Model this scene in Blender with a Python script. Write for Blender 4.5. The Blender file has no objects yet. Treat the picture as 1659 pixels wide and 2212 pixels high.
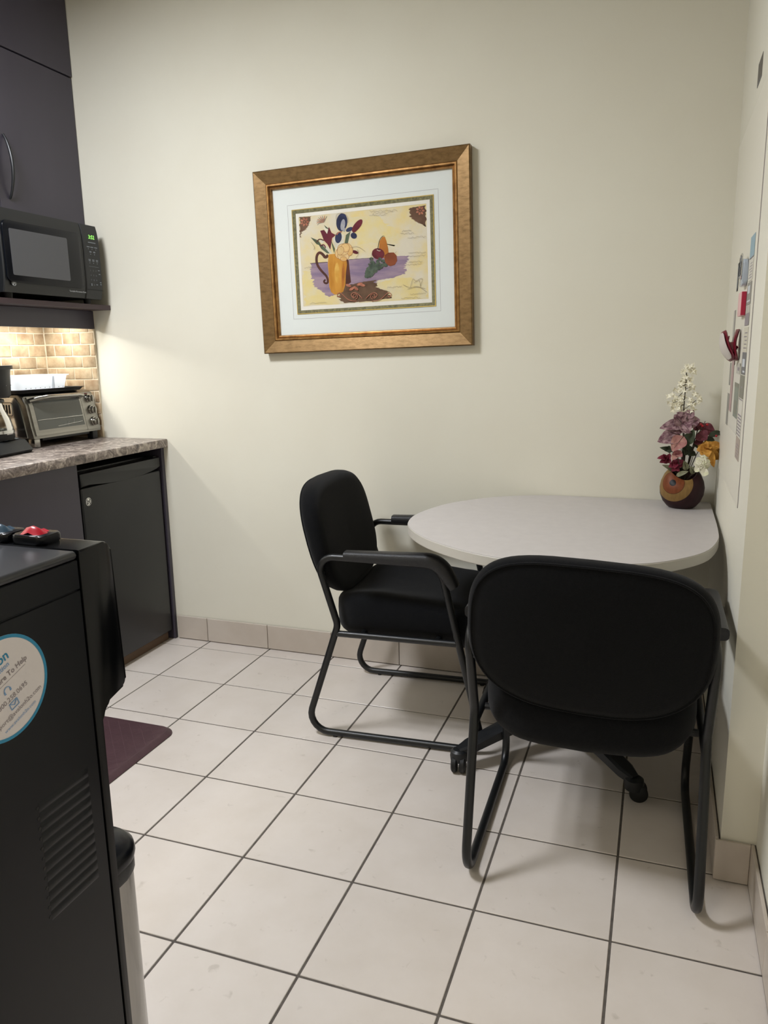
import bpy, bmesh, math, random
from mathutils import Vector, Matrix, Quaternion
random.seed(7)
PI = math.pi
sc = bpy.context.scene
COL = sc.collection

# ------------------------------------------------------------------ camera
FPX, W_PX, H_PX = 1657.06, 1659.0, 2212.0
PITCH, YAW, ROLL = math.radians(-11.802), math.radians(-19.820), math.radians(-1.045)
CAM = Vector((1.8719, -2.8348, 1.2752))
_f = Vector((math.sin(YAW)*math.cos(PITCH), math.cos(YAW)*math.cos(PITCH), math.sin(PITCH)))
_r0 = Vector((math.cos(YAW), -math.sin(YAW), 0)); _u0 = _r0.cross(_f)
_r = _r0*math.cos(ROLL) + _u0*math.sin(ROLL); _u = -_r0*math.sin(ROLL) + _u0*math.cos(ROLL)
cd = bpy.data.cameras.new('camera'); cam = bpy.data.objects.new('camera', cd); COL.objects.link(cam)
cd.sensor_fit = 'HORIZONTAL'; cd.sensor_width = 36.0; cd.lens = 36.0*FPX/W_PX; cd.clip_start = 0.05
cam.matrix_world = Matrix(((_r.x, _u.x, -_f.x, CAM.x), (_r.y, _u.y, -_f.y, CAM.y), (_r.z, _u.z, -_f.z, CAM.z), (0, 0, 0, 1)))
sc.camera = cam
def px(x, y, axis, val):
    """photo pixel -> point on the plane axis = val (a wall, the floor, a table top)"""
    d = _f + _r*((x-W_PX/2)/FPX) - _u*((y-H_PX/2)/FPX)
    return CAM + d*((val-CAM[axis])/d[axis])

# ------------------------------------------------------------------ world, exposure
w = bpy.data.worlds.new('world'); sc.world = w; w.use_nodes = True
w.node_tree.nodes['Background'].inputs[0].default_value = (0.9, 0.93, 1, 1)
w.node_tree.nodes['Background'].inputs[1].default_value = 0.05
vs = sc.view_settings
vs.view_transform = 'Standard'; vs.look = 'None'; vs.gamma = 1.0; vs.use_curve_mapping = False
vs.exposure = 0.44

# ------------------------------------------------------------------ lights of the room and an added rear fill
def area(name, loc, sx, sy, power, col, rot=(0, 0, 0), spread=PI):
    l = bpy.data.lights.new(name, 'AREA'); l.shape = 'RECTANGLE'; l.size = sx; l.size_y = sy
    l.energy = power; l.color = col; l.spread = spread
    o = bpy.data.objects.new(name, l); COL.objects.link(o); o.location = loc; o.rotation_euler = rot
    return o
CEIL = 2.75
LAMPS_AND_FILL = [((0.04, -1.62), (0.50, 0.50), 47, (0.91, 0.94, 1.0), 178), ((0.85, -3.55), (0.56, 0.56), 7.5, (1.0, 0.86, 0.64), 170)]  # aisle lamp, then a warm fill light added behind the camera
for k, ((x, y), (sx, sy), p, c, spr) in enumerate(LAMPS_AND_FILL):
    area('lamp_and_fill_light', (x, y, CEIL-0.022), sx, sy, p, c, spread=math.radians(spr))
area('under_cabinet_light', (-0.62, -0.47, 1.429), 0.05, 0.80, 3.3, (1.0, 0.985, 0.92))

# ------------------------------------------------------------------ helpers
def lin(c):
    if isinstance(c, str): c = tuple(int(c[i:i+2], 16)/255 for i in (0, 2, 4))
    return tuple((v/12.92 if v <= .04045 else ((v+.055)/1.055)**2.4) for v in c) + (1.0,)
MATS = {}
def mat(name, col, rough=.5, metal=0., spec=.5, col2=None, scale=8., detail=4., lo=.35, hi=.65, bump=0., bscale=None,
        rnd=0., emit=None, estr=0., coat=0., stretch=None, sheen=0.):
    m = bpy.data.materials.new(name); m.use_nodes = True; nt = m.node_tree; N = nt.nodes; L = nt.links
    b = N['Principled BSDF']
    b.inputs['Base Color'].default_value = lin(col); b.inputs['Roughness'].default_value = rough
    b.inputs['Metallic'].default_value = metal; b.inputs['Specular IOR Level'].default_value = spec
    b.inputs['Coat Weight'].default_value = coat; b.inputs['Coat Roughness'].default_value = .08
    if sheen: b.inputs['Sheen Weight'].default_value = sheen
    if emit: b.inputs['Emission Color'].default_value = lin(emit); b.inputs['Emission Strength'].default_value = estr
    vec = None
    if col2 or bump or rnd:
        tc = N.new('ShaderNodeTexCoord'); vec = tc.outputs['Object']
        if rnd:
            oi = N.new('ShaderNodeObjectInfo'); ad = N.new('ShaderNodeVectorMath'); ad.operation = 'MULTIPLY_ADD'
            cb = N.new('ShaderNodeCombineXYZ')
            for i in range(3): L.new(oi.outputs['Random'], cb.inputs[i])
            ad.inputs[1].default_value = (37, 53, 71); L.new(cb.outputs[0], ad.inputs[0]); L.new(vec, ad.inputs[2]); vec = ad.outputs[0]
        if stretch:
            mp = N.new('ShaderNodeMapping'); mp.inputs['Scale'].default_value = stretch; L.new(vec, mp.inputs['Vector']); vec = mp.outputs[0]
    out = None
    if col2:
        nz = N.new('ShaderNodeTexNoise'); nz.inputs['Scale'].default_value = scale; nz.inputs['Detail'].default_value = detail
        nz.inputs['Roughness'].default_value = .6
        L.new(vec, nz.inputs['Vector'])
        rp = N.new('ShaderNodeValToRGB'); rp.color_ramp.elements[0].position = lo; rp.color_ramp.elements[1].position = hi
        rp.color_ramp.elements[0].color = lin(col); rp.color_ramp.elements[1].color = lin(col2)
        L.new(nz.outputs['Fac'], rp.inputs[0]); out = rp.outputs[0]
    if rnd:
        hs = N.new('ShaderNodeHueSaturation'); mr = N.new('ShaderNodeMapRange'); oi2 = N.new('ShaderNodeObjectInfo')
        mr.inputs['To Min'].default_value = 1-rnd; mr.inputs['To Max'].default_value = 1+rnd
        L.new(oi2.outputs['Random'], mr.inputs['Value']); L.new(mr.outputs[0], hs.inputs['Value'])
        if out: L.new(out, hs.inputs['Color'])
        else: hs.inputs['Color'].default_value = lin(col)
        out = hs.outputs[0]
    if out: L.new(out, b.inputs['Base Color'])
    if bump:
        n2 = N.new('ShaderNodeTexNoise'); n2.inputs['Scale'].default_value = bscale or scale; n2.inputs['Detail'].default_value = 3
        L.new(vec, n2.inputs['Vector']); bp = N.new('ShaderNodeBump'); bp.inputs['Strength'].default_value = bump; bp.inputs['Distance'].default_value = .002
        L.new(n2.outputs['Fac'], bp.inputs['Height']); L.new(bp.outputs[0], b.inputs['Normal'])
    MATS[name] = m
    return m

class BM:
    """thin wrapper round a bmesh with the shapes this scene needs; world coordinates"""
    def __init__(s): s.b = bmesh.new(); s.mi = 0
    def _tag(s, faces):
        for f in faces: f.material_index = s.mi
    def box(s, x0, x1, y0, y1, z0, z1, bev=0., seg=2, rot=None):
        r = bmesh.ops.create_cube(s.b, size=1.0)
        vs_ = r['verts']; c = Vector(((x0+x1)/2, (y0+y1)/2, (z0+z1)/2))
        for v in vs_: v.co = Vector((v.co.x*(x1-x0), v.co.y*(y1-y0), v.co.z*(z1-z0)))
        if rot is not None:
            for v in vs_: v.co = rot @ v.co
        for v in vs_: v.co += c
        es = list({e for v in vs_ for e in v.link_edges}); s._tag({f for v in vs_ for f in v.link_faces})
        if bev: 
            rr = bmesh.ops.bevel(s.b, geom=es, offset=bev, segments=seg, affect='EDGES', profile=.5); s._tag(rr['faces'])
        return s
    def grid(s, rows, close_u=False, close_v=False, cap=False):
        V = [[s.b.verts.new(p) for p in r] for r in rows]; nu = len(V); nv = len(V[0]); F = []
        for i in range(nu if close_u else nu-1):
            for j in range(nv if close_v else nv-1):
                a, b_, c, d = V[i][j], V[(i+1) % nu][j], V[(i+1) % nu][(j+1) % nv], V[i][(j+1) % nv]
                try: F.append(s.b.faces.new((a, b_, c, d)))
                except ValueError: pass
        if cap:
            for r in (V[0], V[-1]):
                try: F.append(s.b.faces.new(r))
                except ValueError: pass
        s._tag(F); return s
    def tube(s, pts, r, n=12, closed=False, cap=True, sy=1.0):
        P = [Vector(p) for p in pts]; m = len(P); rows = []
        R = r if isinstance(r, (list, tuple)) else [r]*m
        t0 = (P[1]-P[0]).normalized(); up = Vector((0, 0, 1)) if abs(t0.z) < .9 else Vector((1, 0, 0))
        nrm = (up - t0*up.dot(t0)).normalized(); prev = t0
        for i in range(m):
            if closed: t = (P[(i+1) % m]-P[i-1]).normalized()
            else: t = (P[min(i+1, m-1)]-P[max(i-1, 0)]).normalized()
            q = prev.rotation_difference(t); nrm = (q @ nrm); nrm = (nrm - t*nrm.dot(t)).normalized(); prev = t
            bn = t.cross(nrm)
            rows.append([P[i] + (nrm*math.cos(2*PI*k/n) + bn*math.sin(2*PI*k/n)*sy)*R[i] for k in range(n)])
        return s.grid(rows, close_u=closed, close_v=True, cap=cap and not closed)
    def lathe(s, prof, c=(0, 0, 0), n=28, axis='z', cap=True):
        rows = []
        for (r, z) in prof:
            row = []
            for k in range(n):
                a = 2*PI*k/n; p = (r*math.cos(a), r*math.sin(a), z)
                if axis == 'x': p = (p[2], p[0], p[1])
                if axis == 'y': p = (p[0], p[2], p[1])
                row.append(Vector(p)+Vector(c))
            rows.append(row)
        return s.grid(rows, close_v=True, cap=cap)
    def prism(s, poly, fn, a, b, bev=0., seg=2):
        """poly: 2-D points; fn(u, v, w) -> 3-D; extruded from w = a to w = b"""
        A = [s.b.verts.new(fn(u, v, a)) for u, v in poly]; B = [s.b.verts.new(fn(u, v, b)) for u, v in poly]
        F = [s.b.faces.new(A), s.b.faces.new(B)]; n = len(poly)
        for i in range(n): F.append(s.b.faces.new((A[i], A[(i+1) % n], B[(i+1) % n], B[i])))
        s._tag(F)
        if bev:
            es = list(F[0].edges) + list(F[1].edges)
            rr = bmesh.ops.bevel(s.b, geom=es, offset=bev, segments=seg, affect='EDGES', profile=.5); s._tag(rr['faces'])
        return s
    def sell(s, c, a, b, d, e1=.5, e2=.4, nu=20, nv=40, fn=None):
        def sp(x, e): return math.copysign(abs(x)**e, x)
        rows = []
        for i in range(nu+1):
            ph = -PI/2 + PI*i/nu; row = []
            for j in range(nv):
                th = 2*PI*j/nv
                p = Vector((a*sp(math.cos(ph), e1)*sp(math.cos(th), e2), b*sp(math.cos(ph), e1)*sp(math.sin(th), e2), d*sp(math.sin(ph), e1)))
                if fn: p = fn(p)
                row.append(p+Vector(c))
            rows.append(row)
        s.grid(rows, close_v=True)
        return s
    def face(s, pts):
        f = s.b.faces.new([s.b.verts.new(p) for p in pts]); f.material_index = s.mi; return s
    def text(s, body, size, M, align='CENTER', ext=0.0, bold=0.):
        cu = bpy.data.curves.new('t', 'FONT'); cu.body = body; cu.size = size; cu.align_x = align; cu.align_y = 'CENTER'
        cu.extrude = ext; cu.offset = bold; cu.resolution_u = 3
        o = bpy.data.objects.new('t', cu); COL.objects.link(o)
        dg = bpy.context.evaluated_depsgraph_get(); dg.update()
        me = bpy.data.meshes.new_from_object(o.evaluated_get(dg)); me.transform(M)
        n0 = len(s.b.faces); s.b.from_mesh(me); s.b.faces.ensure_lookup_table()
        for f in s.b.faces[n0:]: f.material_index = s.mi
        bpy.data.objects.remove(o); bpy.data.curves.remove(cu); bpy.data.meshes.remove(me)
        return s
BASE = {}
def part(name, B, m, parent=None, smooth=35, weld=True):
    b = B.b
    if weld: bmesh.ops.remove_doubles(b, verts=b.verts, dist=1e-6)
    bmesh.ops.recalc_face_normals(b, faces=b.faces)
    if parent is not None:
        p = parent
        while p.parent is not None: p = p.parent
        base = BASE.get(p.name, Vector())
        bmesh.ops.translate(b, verts=b.verts, vec=-base)
    me = bpy.data.meshes.new(name); b.to_mesh(me); b.free()
    for mm in (m if isinstance(m, (list, tuple)) else [m]): me.materials.append(mm)
    if smooth:
        for p_ in me.polygons: p_.use_smooth = True
        me.set_sharp_from_angle(angle=math.radians(smooth))
    o = bpy.data.objects.new(name, me); COL.objects.link(o)
    if parent is not None: o.parent = parent
    return o
def meshobj(name, me, parent, loc=(0, 0, 0)):
    o = bpy.data.objects.new(name, me); COL.objects.link(o); o.parent = parent; o.location = loc; return o
def tag(o, label, cat, group=None, kind=None):
    o['label'] = label
    if cat: o['category'] = cat
    if group: o['group'] = group
    if kind: o['kind'] = kind
    return o
def thing(name, label, cat, loc=(0, 0, 0), group=None):
    o = bpy.data.objects.new(name, None); COL.objects.link(o); o.location = loc; o.empty_display_size = .05
    BASE[o.name] = Vector(loc); return tag(o, label, cat, group)
def copy_tree(o, parent=None):
    c = o.copy(); COL.objects.link(c); c.parent = parent
    for ch in list(o.children): copy_tree(ch, c)
    return c
def fillet(P, R, closed=True, n=7):
    P = [Vector(p) for p in P]; m = len(P); out = []
    for i in range(m):
        r = R[i] if isinstance(R, (list, tuple)) else R
        if not closed and i in (0, m-1) or r <= 0: out.append(P[i]); continue
        a = (P[i-1]-P[i]).normalized(); b = (P[(i+1) % m]-P[i]).normalized()
        ang = a.angle(b); d = r/math.tan(ang/2); c = P[i] + (a+b).normalized()*(r/math.sin(ang/2))
        s = P[i]+a*d - c; e = P[i]+b*d - c
        for k in range(n+1): 
            v = s.lerp(e, k/n); tot = s.angle(e)
            q = Quaternion(s.cross(e).normalized(), tot*k/n); out.append(c + q @ s)
    return out
def rrect(x0, x1, y0, y1, r, n=6):
    o = []
    for cx, cy, a0 in ((x1-r, y1-r, 0), (x0+r, y1-r, PI/2), (x0+r, y0+r, PI), (x1-r, y0+r, 1.5*PI)):
        for k in range(n+1): a = a0+PI/2*k/n; o.append((cx+r*math.cos(a), cy+r*math.sin(a)))
    return o
def fX(u, v, w): return Vector((w, u, v))     # u = y, v = z, extruded along x
def fY(u, v, w): return Vector((u, w, v))
def fZ(u, v, w): return Vector((u, v, w))

# ------------------------------------------------------------------ materials
M_wall = mat('cream_wall_paint', 'D9D5C6', .72, spec=.25, col2='DCD9CB', scale=1.6, bump=.05, bscale=160)
M_ceil = mat('grey_ceiling_tile', 'A3A19C', .9, bump=.3, bscale=220)  # kept grey to cut light bounced onto the upper walls
M_tile = mat('beige_porcelain_tile', 'C9C0B7', .34, spec=.45, col2='D2CAC3', scale=5, detail=8, lo=.3, hi=.7, rnd=.018)
def _scuffs(m):      # sparse scuffs and drip rings on the tiles
    nt = m.node_tree; N = nt.nodes; L = nt.links; b = N['Principled BSDF']; src = b.inputs['Base Color'].links[0].from_socket
    vec = [n for n in N if n.type == 'TEX_NOISE'][0].inputs['Vector'].links[0].from_socket
    nz = N.new('ShaderNodeTexNoise'); nz.inputs['Scale'].default_value = 34; nz.inputs['Detail'].default_value = 5; nz.inputs['Distortion'].default_value = .6; L.new(vec, nz.inputs['Vector'])
    rp = N.new('ShaderNodeValToRGB'); rp.color_ramp.elements[0].position = .66; rp.color_ramp.elements[1].position = .76
    rp.color_ramp.elements[0].color = (0, 0, 0, 1); rp.color_ramp.elements[1].color = (.32, .32, .32, 1); L.new(nz.outputs['Fac'], rp.inputs[0])
    mx = N.new('ShaderNodeMix'); mx.data_type = 'RGBA'; L.new(rp.outputs[0], mx.inputs[0]); L.new(src, mx.inputs[6]); mx.inputs[7].default_value = lin('8E8377'); L.new(mx.outputs[2], b.inputs['Base Color'])
_scuffs(M_tile)
M_btile = mat('beige_base_tile', 'B9AEA2', .36, spec=.45, col2='C2B8AD', scale=6, detail=8, rnd=.02)
M_grout = mat('dark_grey_grout', '4C4641', .9, col2='5E5852', scale=40)
M_trav = mat('tumbled_travertine', '9F8568', .75, spec=.3, col2='C9B698', scale=16, detail=8, lo=.32, hi=.66, bump=.6, bscale=60, rnd=.12)
M_trgr = mat('pale_sand_grout', 'D9CDB6', .95, bump=.4, bscale=150)
M_esp = mat('dark_espresso_laminate', '3F3B46', .38, spec=.5, col2='44404B', scale=3, stretch=(1, 1, .2), rnd=.0)
M_esp2 = mat('dark_espresso_edge', '3A2A2E', .5)
M_black = mat('black_gloss_plastic', '080B12', .25, spec=.28)
M_blackm = mat('black_satin_plastic', '15171A', .42, spec=.5)
M_blackt = mat('black_textured_plastic', '1A1B1E', .42, spec=.5, bump=.5, bscale=500)
M_tube = mat('black_powder_coated_steel', '0F1113', .38, spec=.5, bump=.1, bscale=400)
M_fabric = mat('black_woven_fabric', '0A0B0D', .95, spec=.12, col2='0F1013', scale=300, bump=.5, bscale=650, sheen=.06)
M_count = mat('brown_grey_marble_laminate', '4A413E', .33, spec=.5, col2='C9BDB2', scale=20, detail=10, lo=.36, hi=.64)
def marble():
    m = M_count; nt = m.node_tree; N = nt.nodes; L = nt.links; nz = [n for n in N if n.type == 'TEX_NOISE'][0]
    nz.inputs['Distortion'].default_value = 1.8; nz.inputs['Roughness'].default_value = .72
    rp = [n for n in N if n.type == 'VALTORGB'][0]; e = rp.color_ramp.elements.new(.5); e.color = lin('837770')
marble()
M_tabtop = mat('pale_grey_table_laminate', 'BDB8B6', .42, spec=.4, col2='C1BCBA', scale=30)
M_tabedge = mat('pale_table_edge_band', 'B9B5AC', .5)
M_steel = mat('brushed_stainless_steel', '9C9A96', .2, metal=1., col2='A9A7A2', scale=60, stretch=(1, 1, .03))
M_steel_d = mat('brushed_oven_steel', '8F8D88', .34, metal=1., col2='9A9892', scale=60, stretch=(1, .03, 1))
M_chrome = mat('polished_chrome', 'D8D8D8', .12, metal=1.)
M_glassd = mat('dark_oven_glass', '4B4D48', .12, spec=.6)
M_mwin = mat('dark_window_reflection_grey', '4C4D52', .3, spec=.5)  # dark glass; the wall's reflection is painted in as this grey
M_fridge = mat('black_fridge_door', '141619', .3, spec=.5, bump=.12, bscale=350)
M_gasket = mat('black_rubber', '060708', .6)
M_white = mat('white_plastic', 'E6E8EA', .35)
M_bin = mat('translucent_white_plastic', 'F2F5F8', .3)
def _trans(m):
    nt = m.node_tree; N = nt.nodes; b = N['Principled BSDF']; o = N['Material Output']; t = N.new('ShaderNodeBsdfTranslucent'); t.inputs[0].default_value = (.92, .95, 1, 1)
    x = N.new('ShaderNodeMixShader'); x.inputs[0].default_value = .55; nt.links.new(b.outputs[0], x.inputs[1]); nt.links.new(t.outputs[0], x.inputs[2]); nt.links.new(x.outputs[0], o.inputs[0])
_trans(M_bin)
M_brown = mat('raw_brown_wood', '6A5440', .7, col2='594533', scale=20, stretch=(1, .1, 1))
M_matr = mat('dark_burgundy_foam_mat', '452F34', .5, spec=.4, col2='4B3439', scale=30, bump=.3, bscale=90)
M_gold = mat('aged_bronze_gold_leaf', '7E6340', .40, metal=.7, col2='594423', scale=34, detail=10, lo=.42, hi=.8, bump=.08, bscale=120, stretch=(1, 1, 2.5))
M_gold2 = mat('burnished_copper_gold', 'B08654', .3, metal=.85, col2='86623A', scale=40, detail=5)
M_matb = mat('white_mat_board', 'DADEDC', .8)
M_matb2 = mat('ivory_inner_mat_board', 'E2DED6', .8)
M_fil = mat('green_gold_fillet', '7A7450', .45, metal=.4, col2='4F4C36', scale=120, detail=6)
M_filg = mat('bright_gold_lip', 'C5A95A', .3, metal=.9)
M_red = mat('glossy_red_plastic', 'B0152B', .3)
M_blueglint = mat('black_plastic_blue_glint', '33485A', .25); M_bezel = mat('deep_black_gloss', '050609', .2, spec=.3)  # bluish glint on the black second lever is put into its colour
M_maroon = mat('maroon_plastic', '6A1526', .28)
M_sticker = mat('white_sticker_vinyl', 'D9D3D6', .45)
M_stickb = mat('teal_blue_ink', '2B86B0', .45)
M_inkb = mat('pale_blue_ink', '7FA3CF', .6)
M_inkd = mat('grey_ink', '8B8287', .6)
M_inkw = mat('white_print_ink', 'C9CDD2', .6)
M_inkg = mat('dim_grey_print_ink', '7C838A', .6)
M_led = mat('green_led_digits', '102010', .5, emit='86E05A', estr=1.6)
M_lamp = mat('lamp_diffuser', 'FFFFFF', .6, emit='FFFBF2', estr=4)
M_frame = mat('white_lamp_frame', 'E8E8E4', .5)
def glassmat(name, tint, gloss):
    m = bpy.data.materials.new(name); m.use_nodes = True; nt = m.node_tree; N = nt.nodes
    for n in list(N): N.remove(n)
    o = N.new('ShaderNodeOutputMaterial'); t = N.new('ShaderNodeBsdfTransparent'); g = N.new('ShaderNodeBsdfGlossy')
    t.inputs[0].default_value = (*tint, 1); g.inputs['Roughness'].default_value = .03
    lw = N.new('ShaderNodeFresnel'); lw.inputs[0].default_value = gloss; x = N.new('ShaderNodeMixShader')
    nt.links.new(lw.outputs[0], x.inputs[0]); nt.links.new(t.outputs[0], x.inputs[1]); nt.links.new(g.outputs[0], x.inputs[2]); nt.links.new(x.outputs[0], o.inputs[0])
    return m
M_glass = glassmat('clear_picture_glass', (.99, .99, .985), 1.2)
M_carafe = glassmat('clear_carafe_glass', (.75, .76, .74), 1.45)

# ------------------------------------------------------------------ room shell
T = .305
XL, XR, XR2, YR = -.768, 2.064, 2.142, -4.30     # left wall, right wall beside the table, stepped-back right wall, rear wall
GY = -.275*T
o = part('floor', BM().box(XL-.1, XR2+.15, YR-.1, .15, -.12, -.0022), M_grout, smooth=0); tag(o, 'floor of square beige porcelain tiles with dark grout joints', 'floor', kind='structure'); FLOOR = o
tm = BM(); g = .0029; h = T/2-g
tm.box(-h, h, -h, h, -.010, 0, bev=.0012, seg=1)
def loose_mesh(B, name, m):
    bmesh.ops.recalc_face_normals(B.b, faces=B.b.faces); me = bpy.data.meshes.new(name); B.b.to_mesh(me); B.b.free(); me.materials.append(m); return me
TILE = loose_mesh(tm, 'tile', M_tile)
TILE_B = loose_mesh(BM().box(-h, h, GY+g, -.001, -.010, 0, bev=.0012, seg=1), 'tile', M_tile)
for i in range(-1, 7):
    meshobj('tile', TILE_B, FLOOR, ((i+.5)*T, 0, 0))
    for j in range(0, 14):
        y = GY-(j+.5)*T
        if y-T/2 < YR: continue
        meshobj('tile', TILE, FLOOR, ((i+.5)*T, y, 0))
WB = part('wall_back', BM().box(XL-.1, XR2+.15, 0, .12, -.12, CEIL+.1), M_wall, smooth=0); tag(WB, 'cream painted back wall behind the table and picture', 'wall', kind='structure')
WL = part('wall_left', BM().box(XL-.12, XL, YR-.1, 0, -.12, CEIL+.1), M_wall, smooth=0); tag(WL, 'left wall behind the kitchen cabinets', 'wall', kind='structure')
B = BM(); B.prism([(XR, 0), (XR, -1.010), (XR2, -1.010), (XR2, YR-.1), (XR2+.15, YR-.1), (XR2+.15, 0)], fZ, -.12, CEIL+.1)
WR = part('wall_right', B, M_wall, smooth=0); tag(WR, 'cream right wall with a shallow step beside the table', 'wall', kind='structure')
o = part('wall_rear', BM().box(XL-.1, XR2+.15, YR-.12, YR, -.12, CEIL+.1), M_wall, smooth=0); tag(o, 'cream wall opposite the picture wall', 'wall', kind='structure')
o = part('ceiling', BM().box(XL-.1, XR2+.15, YR-.1, .12, CEIL, CEIL+.1), M_ceil, smooth=0); tag(o, 'grey ceiling', 'ceiling', kind='structure')
# base tiles
BH = .110
o = part('baseboard_back', BM().box(-.165, XR, -.004, 0, 0.001, BH-.003), M_grout, smooth=0); tag(o, 'row of beige base tiles along the back wall', 'baseboard', kind='structure'); BB = o
def btile(x0, x1, parent): return part('tile', BM().box(x0+.0012, x1-.0012, -.011, -.0035, .0035, BH, bev=.0012, seg=1), M_btile, parent, smooth=0)
edges = [-.163] + [k*T-.006 for k in range(0, 7)] + [XR-.013]
for a, b in zip(edges, edges[1:]): btile(a, b, BB)
o = part('baseboard_right', BM().box(XR-.004, XR, -1.010, -.012, .001, BH-.003).box(XR-.004, XR2, -1.014, -1.010, .001, BH-.003).box(XR2-.004, XR2, YR, -1.014, .001, BH-.003), M_grout, smooth=0)
tag(o, 'row of beige base tiles along the stepped right wall', 'baseboard', kind='structure'); BR = o
ys = [-.014, -.32, -.625, -.93, -1.010]
for a, b in zip(ys, ys[1:]): part('tile', BM().box(XR-.0115, XR-.0035, b+.0012, a-.0012, .0035, BH, bev=.0012, seg=1), M_btile, BR, smooth=0)
part('tile', BM().box(XR-.0115, XR2-.012, -1.0215, -1.0135, .0035, BH, bev=.0012, seg=1), M_btile, BR, smooth=0)
ys = [-1.0135] + [-1.31-k*.305 for k in range(10)]
for a, b in zip(ys, ys[1:]): part('tile', BM().box(XR2-.0115, XR2-.0035, b+.0012, a-.0012, .0035, BH, bev=.0012, seg=1), M_btile, BR, smooth=0)

# backsplash of small travertine bricks (left wall and the return on the back wall)
part('grout_bed', BM().box(XL, XL+.0092, -1.30, 0, .915, 1.472), M_trgr, WL, smooth=0)
part('grout_bed', BM().box(XL, -.4835, -.0092, 0, .915, 1.472), M_trgr, WB, smooth=0)
def brickmesh(lx, seed):
    rr = random.Random(seed); B = BM(); B.box(0, lx, -.011, -.004, 0, .0475, bev=.0028, seg=2)
    for v in B.b.verts:
        if v.co.y < -.008 or True: v.co += Vector((rr.uniform(-.0012, .0012), rr.uniform(-.001, .001), rr.uniform(-.0012, .0012)))
    bmesh.ops.translate(B.b, verts=B.b.verts, vec=(-lx/2, 0, 0))
    me = loose_mesh(B, 'brick', M_trav)
    for p in me.polygons: p.use_smooth = True
    return me
BK = {}
def brick(lx, v): 
    k = (round(lx, 3), v)
    if k not in BK: BK[k] = brickmesh(lx, hash(k) % 1000)
    return BK[k]
RH = .0511
for row in range(11):
    z = .922 + row*RH + .0018
    if z+.0475 > 1.474: break
    off = [0.0, .05][row % 2]
    # back wall return: from the corner (x = XL) to x = -.482
    x = XL + .012; lens = ([.098, .098, .0] if row % 2 == 0 else [.049, .098, .0])
    end = -.4825 + random.uniform(-.002, .003)
    while x < end-.012:
        l = lens.pop(0) if lens else .098
        if l == 0: l = .098
        x2 = min(x+l, end); l2 = x2-x-.0035
        if end-x2 < .02: x2 = end; l2 = x2-x-.0035
        o = meshobj('brick', brick(l2, row % 4), WB, ((x+x2)/2, 0, z)); x = x2
    y = -.012; first = True
    while y > -1.28:
        l = .098 if not (first and row % 2 == 0) else .06; first = False
        o = meshobj('brick', brick(l-.0035, (row+int(-y*50)) % 4), WL, (XL, y-l/2, z)); o.rotation_euler = (0, 0, PI/2); y -= l

# ------------------------------------------------------------------ ceiling lamp and added rear fill panel
for k, ((x, y), (sx, sy), p, c, spr) in enumerate(LAMPS_AND_FILL):
    t = thing('ceiling_lamp_and_fill', ['square ceiling lamp panel above the kitchen aisle', 'added square fill light panel towards the rear wall'][k], 'ceiling lamp', (x, y, CEIL))
    a = sx/2+.02
    B = BM()
    for (x0, x1, y0, y1) in ((-a, a, -a, -a+.02), (-a, a, a-.02, a), (-a, -a+.02, -a+.02, a-.02), (a-.02, a, -a+.02, a-.02)): B.box(x+x0, x+x1, y+y0, y+y1, CEIL-.025, CEIL-.001)
    part('frame', B, M_frame, t, smooth=0)
    part('diffuser', BM().box(x-a+.02, x+a-.02, y-a+.02, y+a-.02, CEIL-.018, CEIL-.010), M_lamp, t, smooth=0)

# ------------------------------------------------------------------ upper cabinets, shelf, valance
XU = -.483
def handle_arc(p0, p1, out, r=.0055, bulge=None):
    p0, p1, out = Vector(p0), Vector(p1), Vector(out); pts = []
    n = 18
    for k in range(n+1):
        t = k/n; pts.append(p0.lerp(p1, t) + out*(math.sin(PI*t)**.75))
    rad = [r*(.75+.45*math.sin(PI*k/n)) for k in range(n+1)]
    return BM().tube(pts, rad, 10)
def cab(name, label, y0, y1, z0, z1, x0, x1, splits, handles, group):
    t = thing(name, label, 'cabinet', (x0, (y0+y1)/2, z0), group)
    part('body', BM().box(x0+.001, x1-.019, y1+.0006, y0-.0006, z0+.0005, z1-.0005), M_esp, t, smooth=0)
    for (a, b), hd in zip(splits, handles):
        d = part('door', BM().box(x1-.0185, x1, b+.0012, a-.0012, z0+.002, z1-.0015, bev=.001, seg=1), M_esp, t, smooth=0)
        if hd:
            yh, za, zb = hd
            part('handle', handle_arc((x1+.001, yh, za), (x1+.001, yh, zb), (.030, 0, 0)), M_blackm, d)
    return t
cab('wall_cabinet', 'tall dark brown wall cabinet with a bow handle above the microwave', -.002, -.90, 1.826, 2.400, XL, XU, [(-.002, -.452), (-.452, -.90)], [(-.405, 1.866, 2.092), (-.499, 1.866, 2.092)], None)
cab('top_cabinet', 'dark brown cabinet at the ceiling stacked on the wall cabinet', -.002, -.90, 2.401, 2.748, XL, XU+.004, [(-.002, -.452), (-.452, -.90)], [None, None], None)
o = part('wall_shelf', BM().box(XL+.001, -.389, -.90, -.001, 1.472, 1.492, bev=.0012, seg=1), M_esp2, smooth=0); tag(o, 'dark brown shelf board carrying the microwave', 'shelf')
t = thing('shelf_side_panel', 'dark brown upright panel at the far end of the microwave shelf', 'panel', (XL+.15, -.89, 1.492))
part('board', BM().box(XL+.001, XU, -.899, -.881, 1.4925, 1.8255, bev=.001, seg=1), M_esp, t, smooth=0)
o = part('light_valance', BM().box(XU-.018, XU, -.90, -.001, 1.395, 1.4715, bev=.001, seg=1), M_esp, smooth=0); tag(o, 'dark brown light valance board under the microwave shelf', 'valance')
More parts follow.
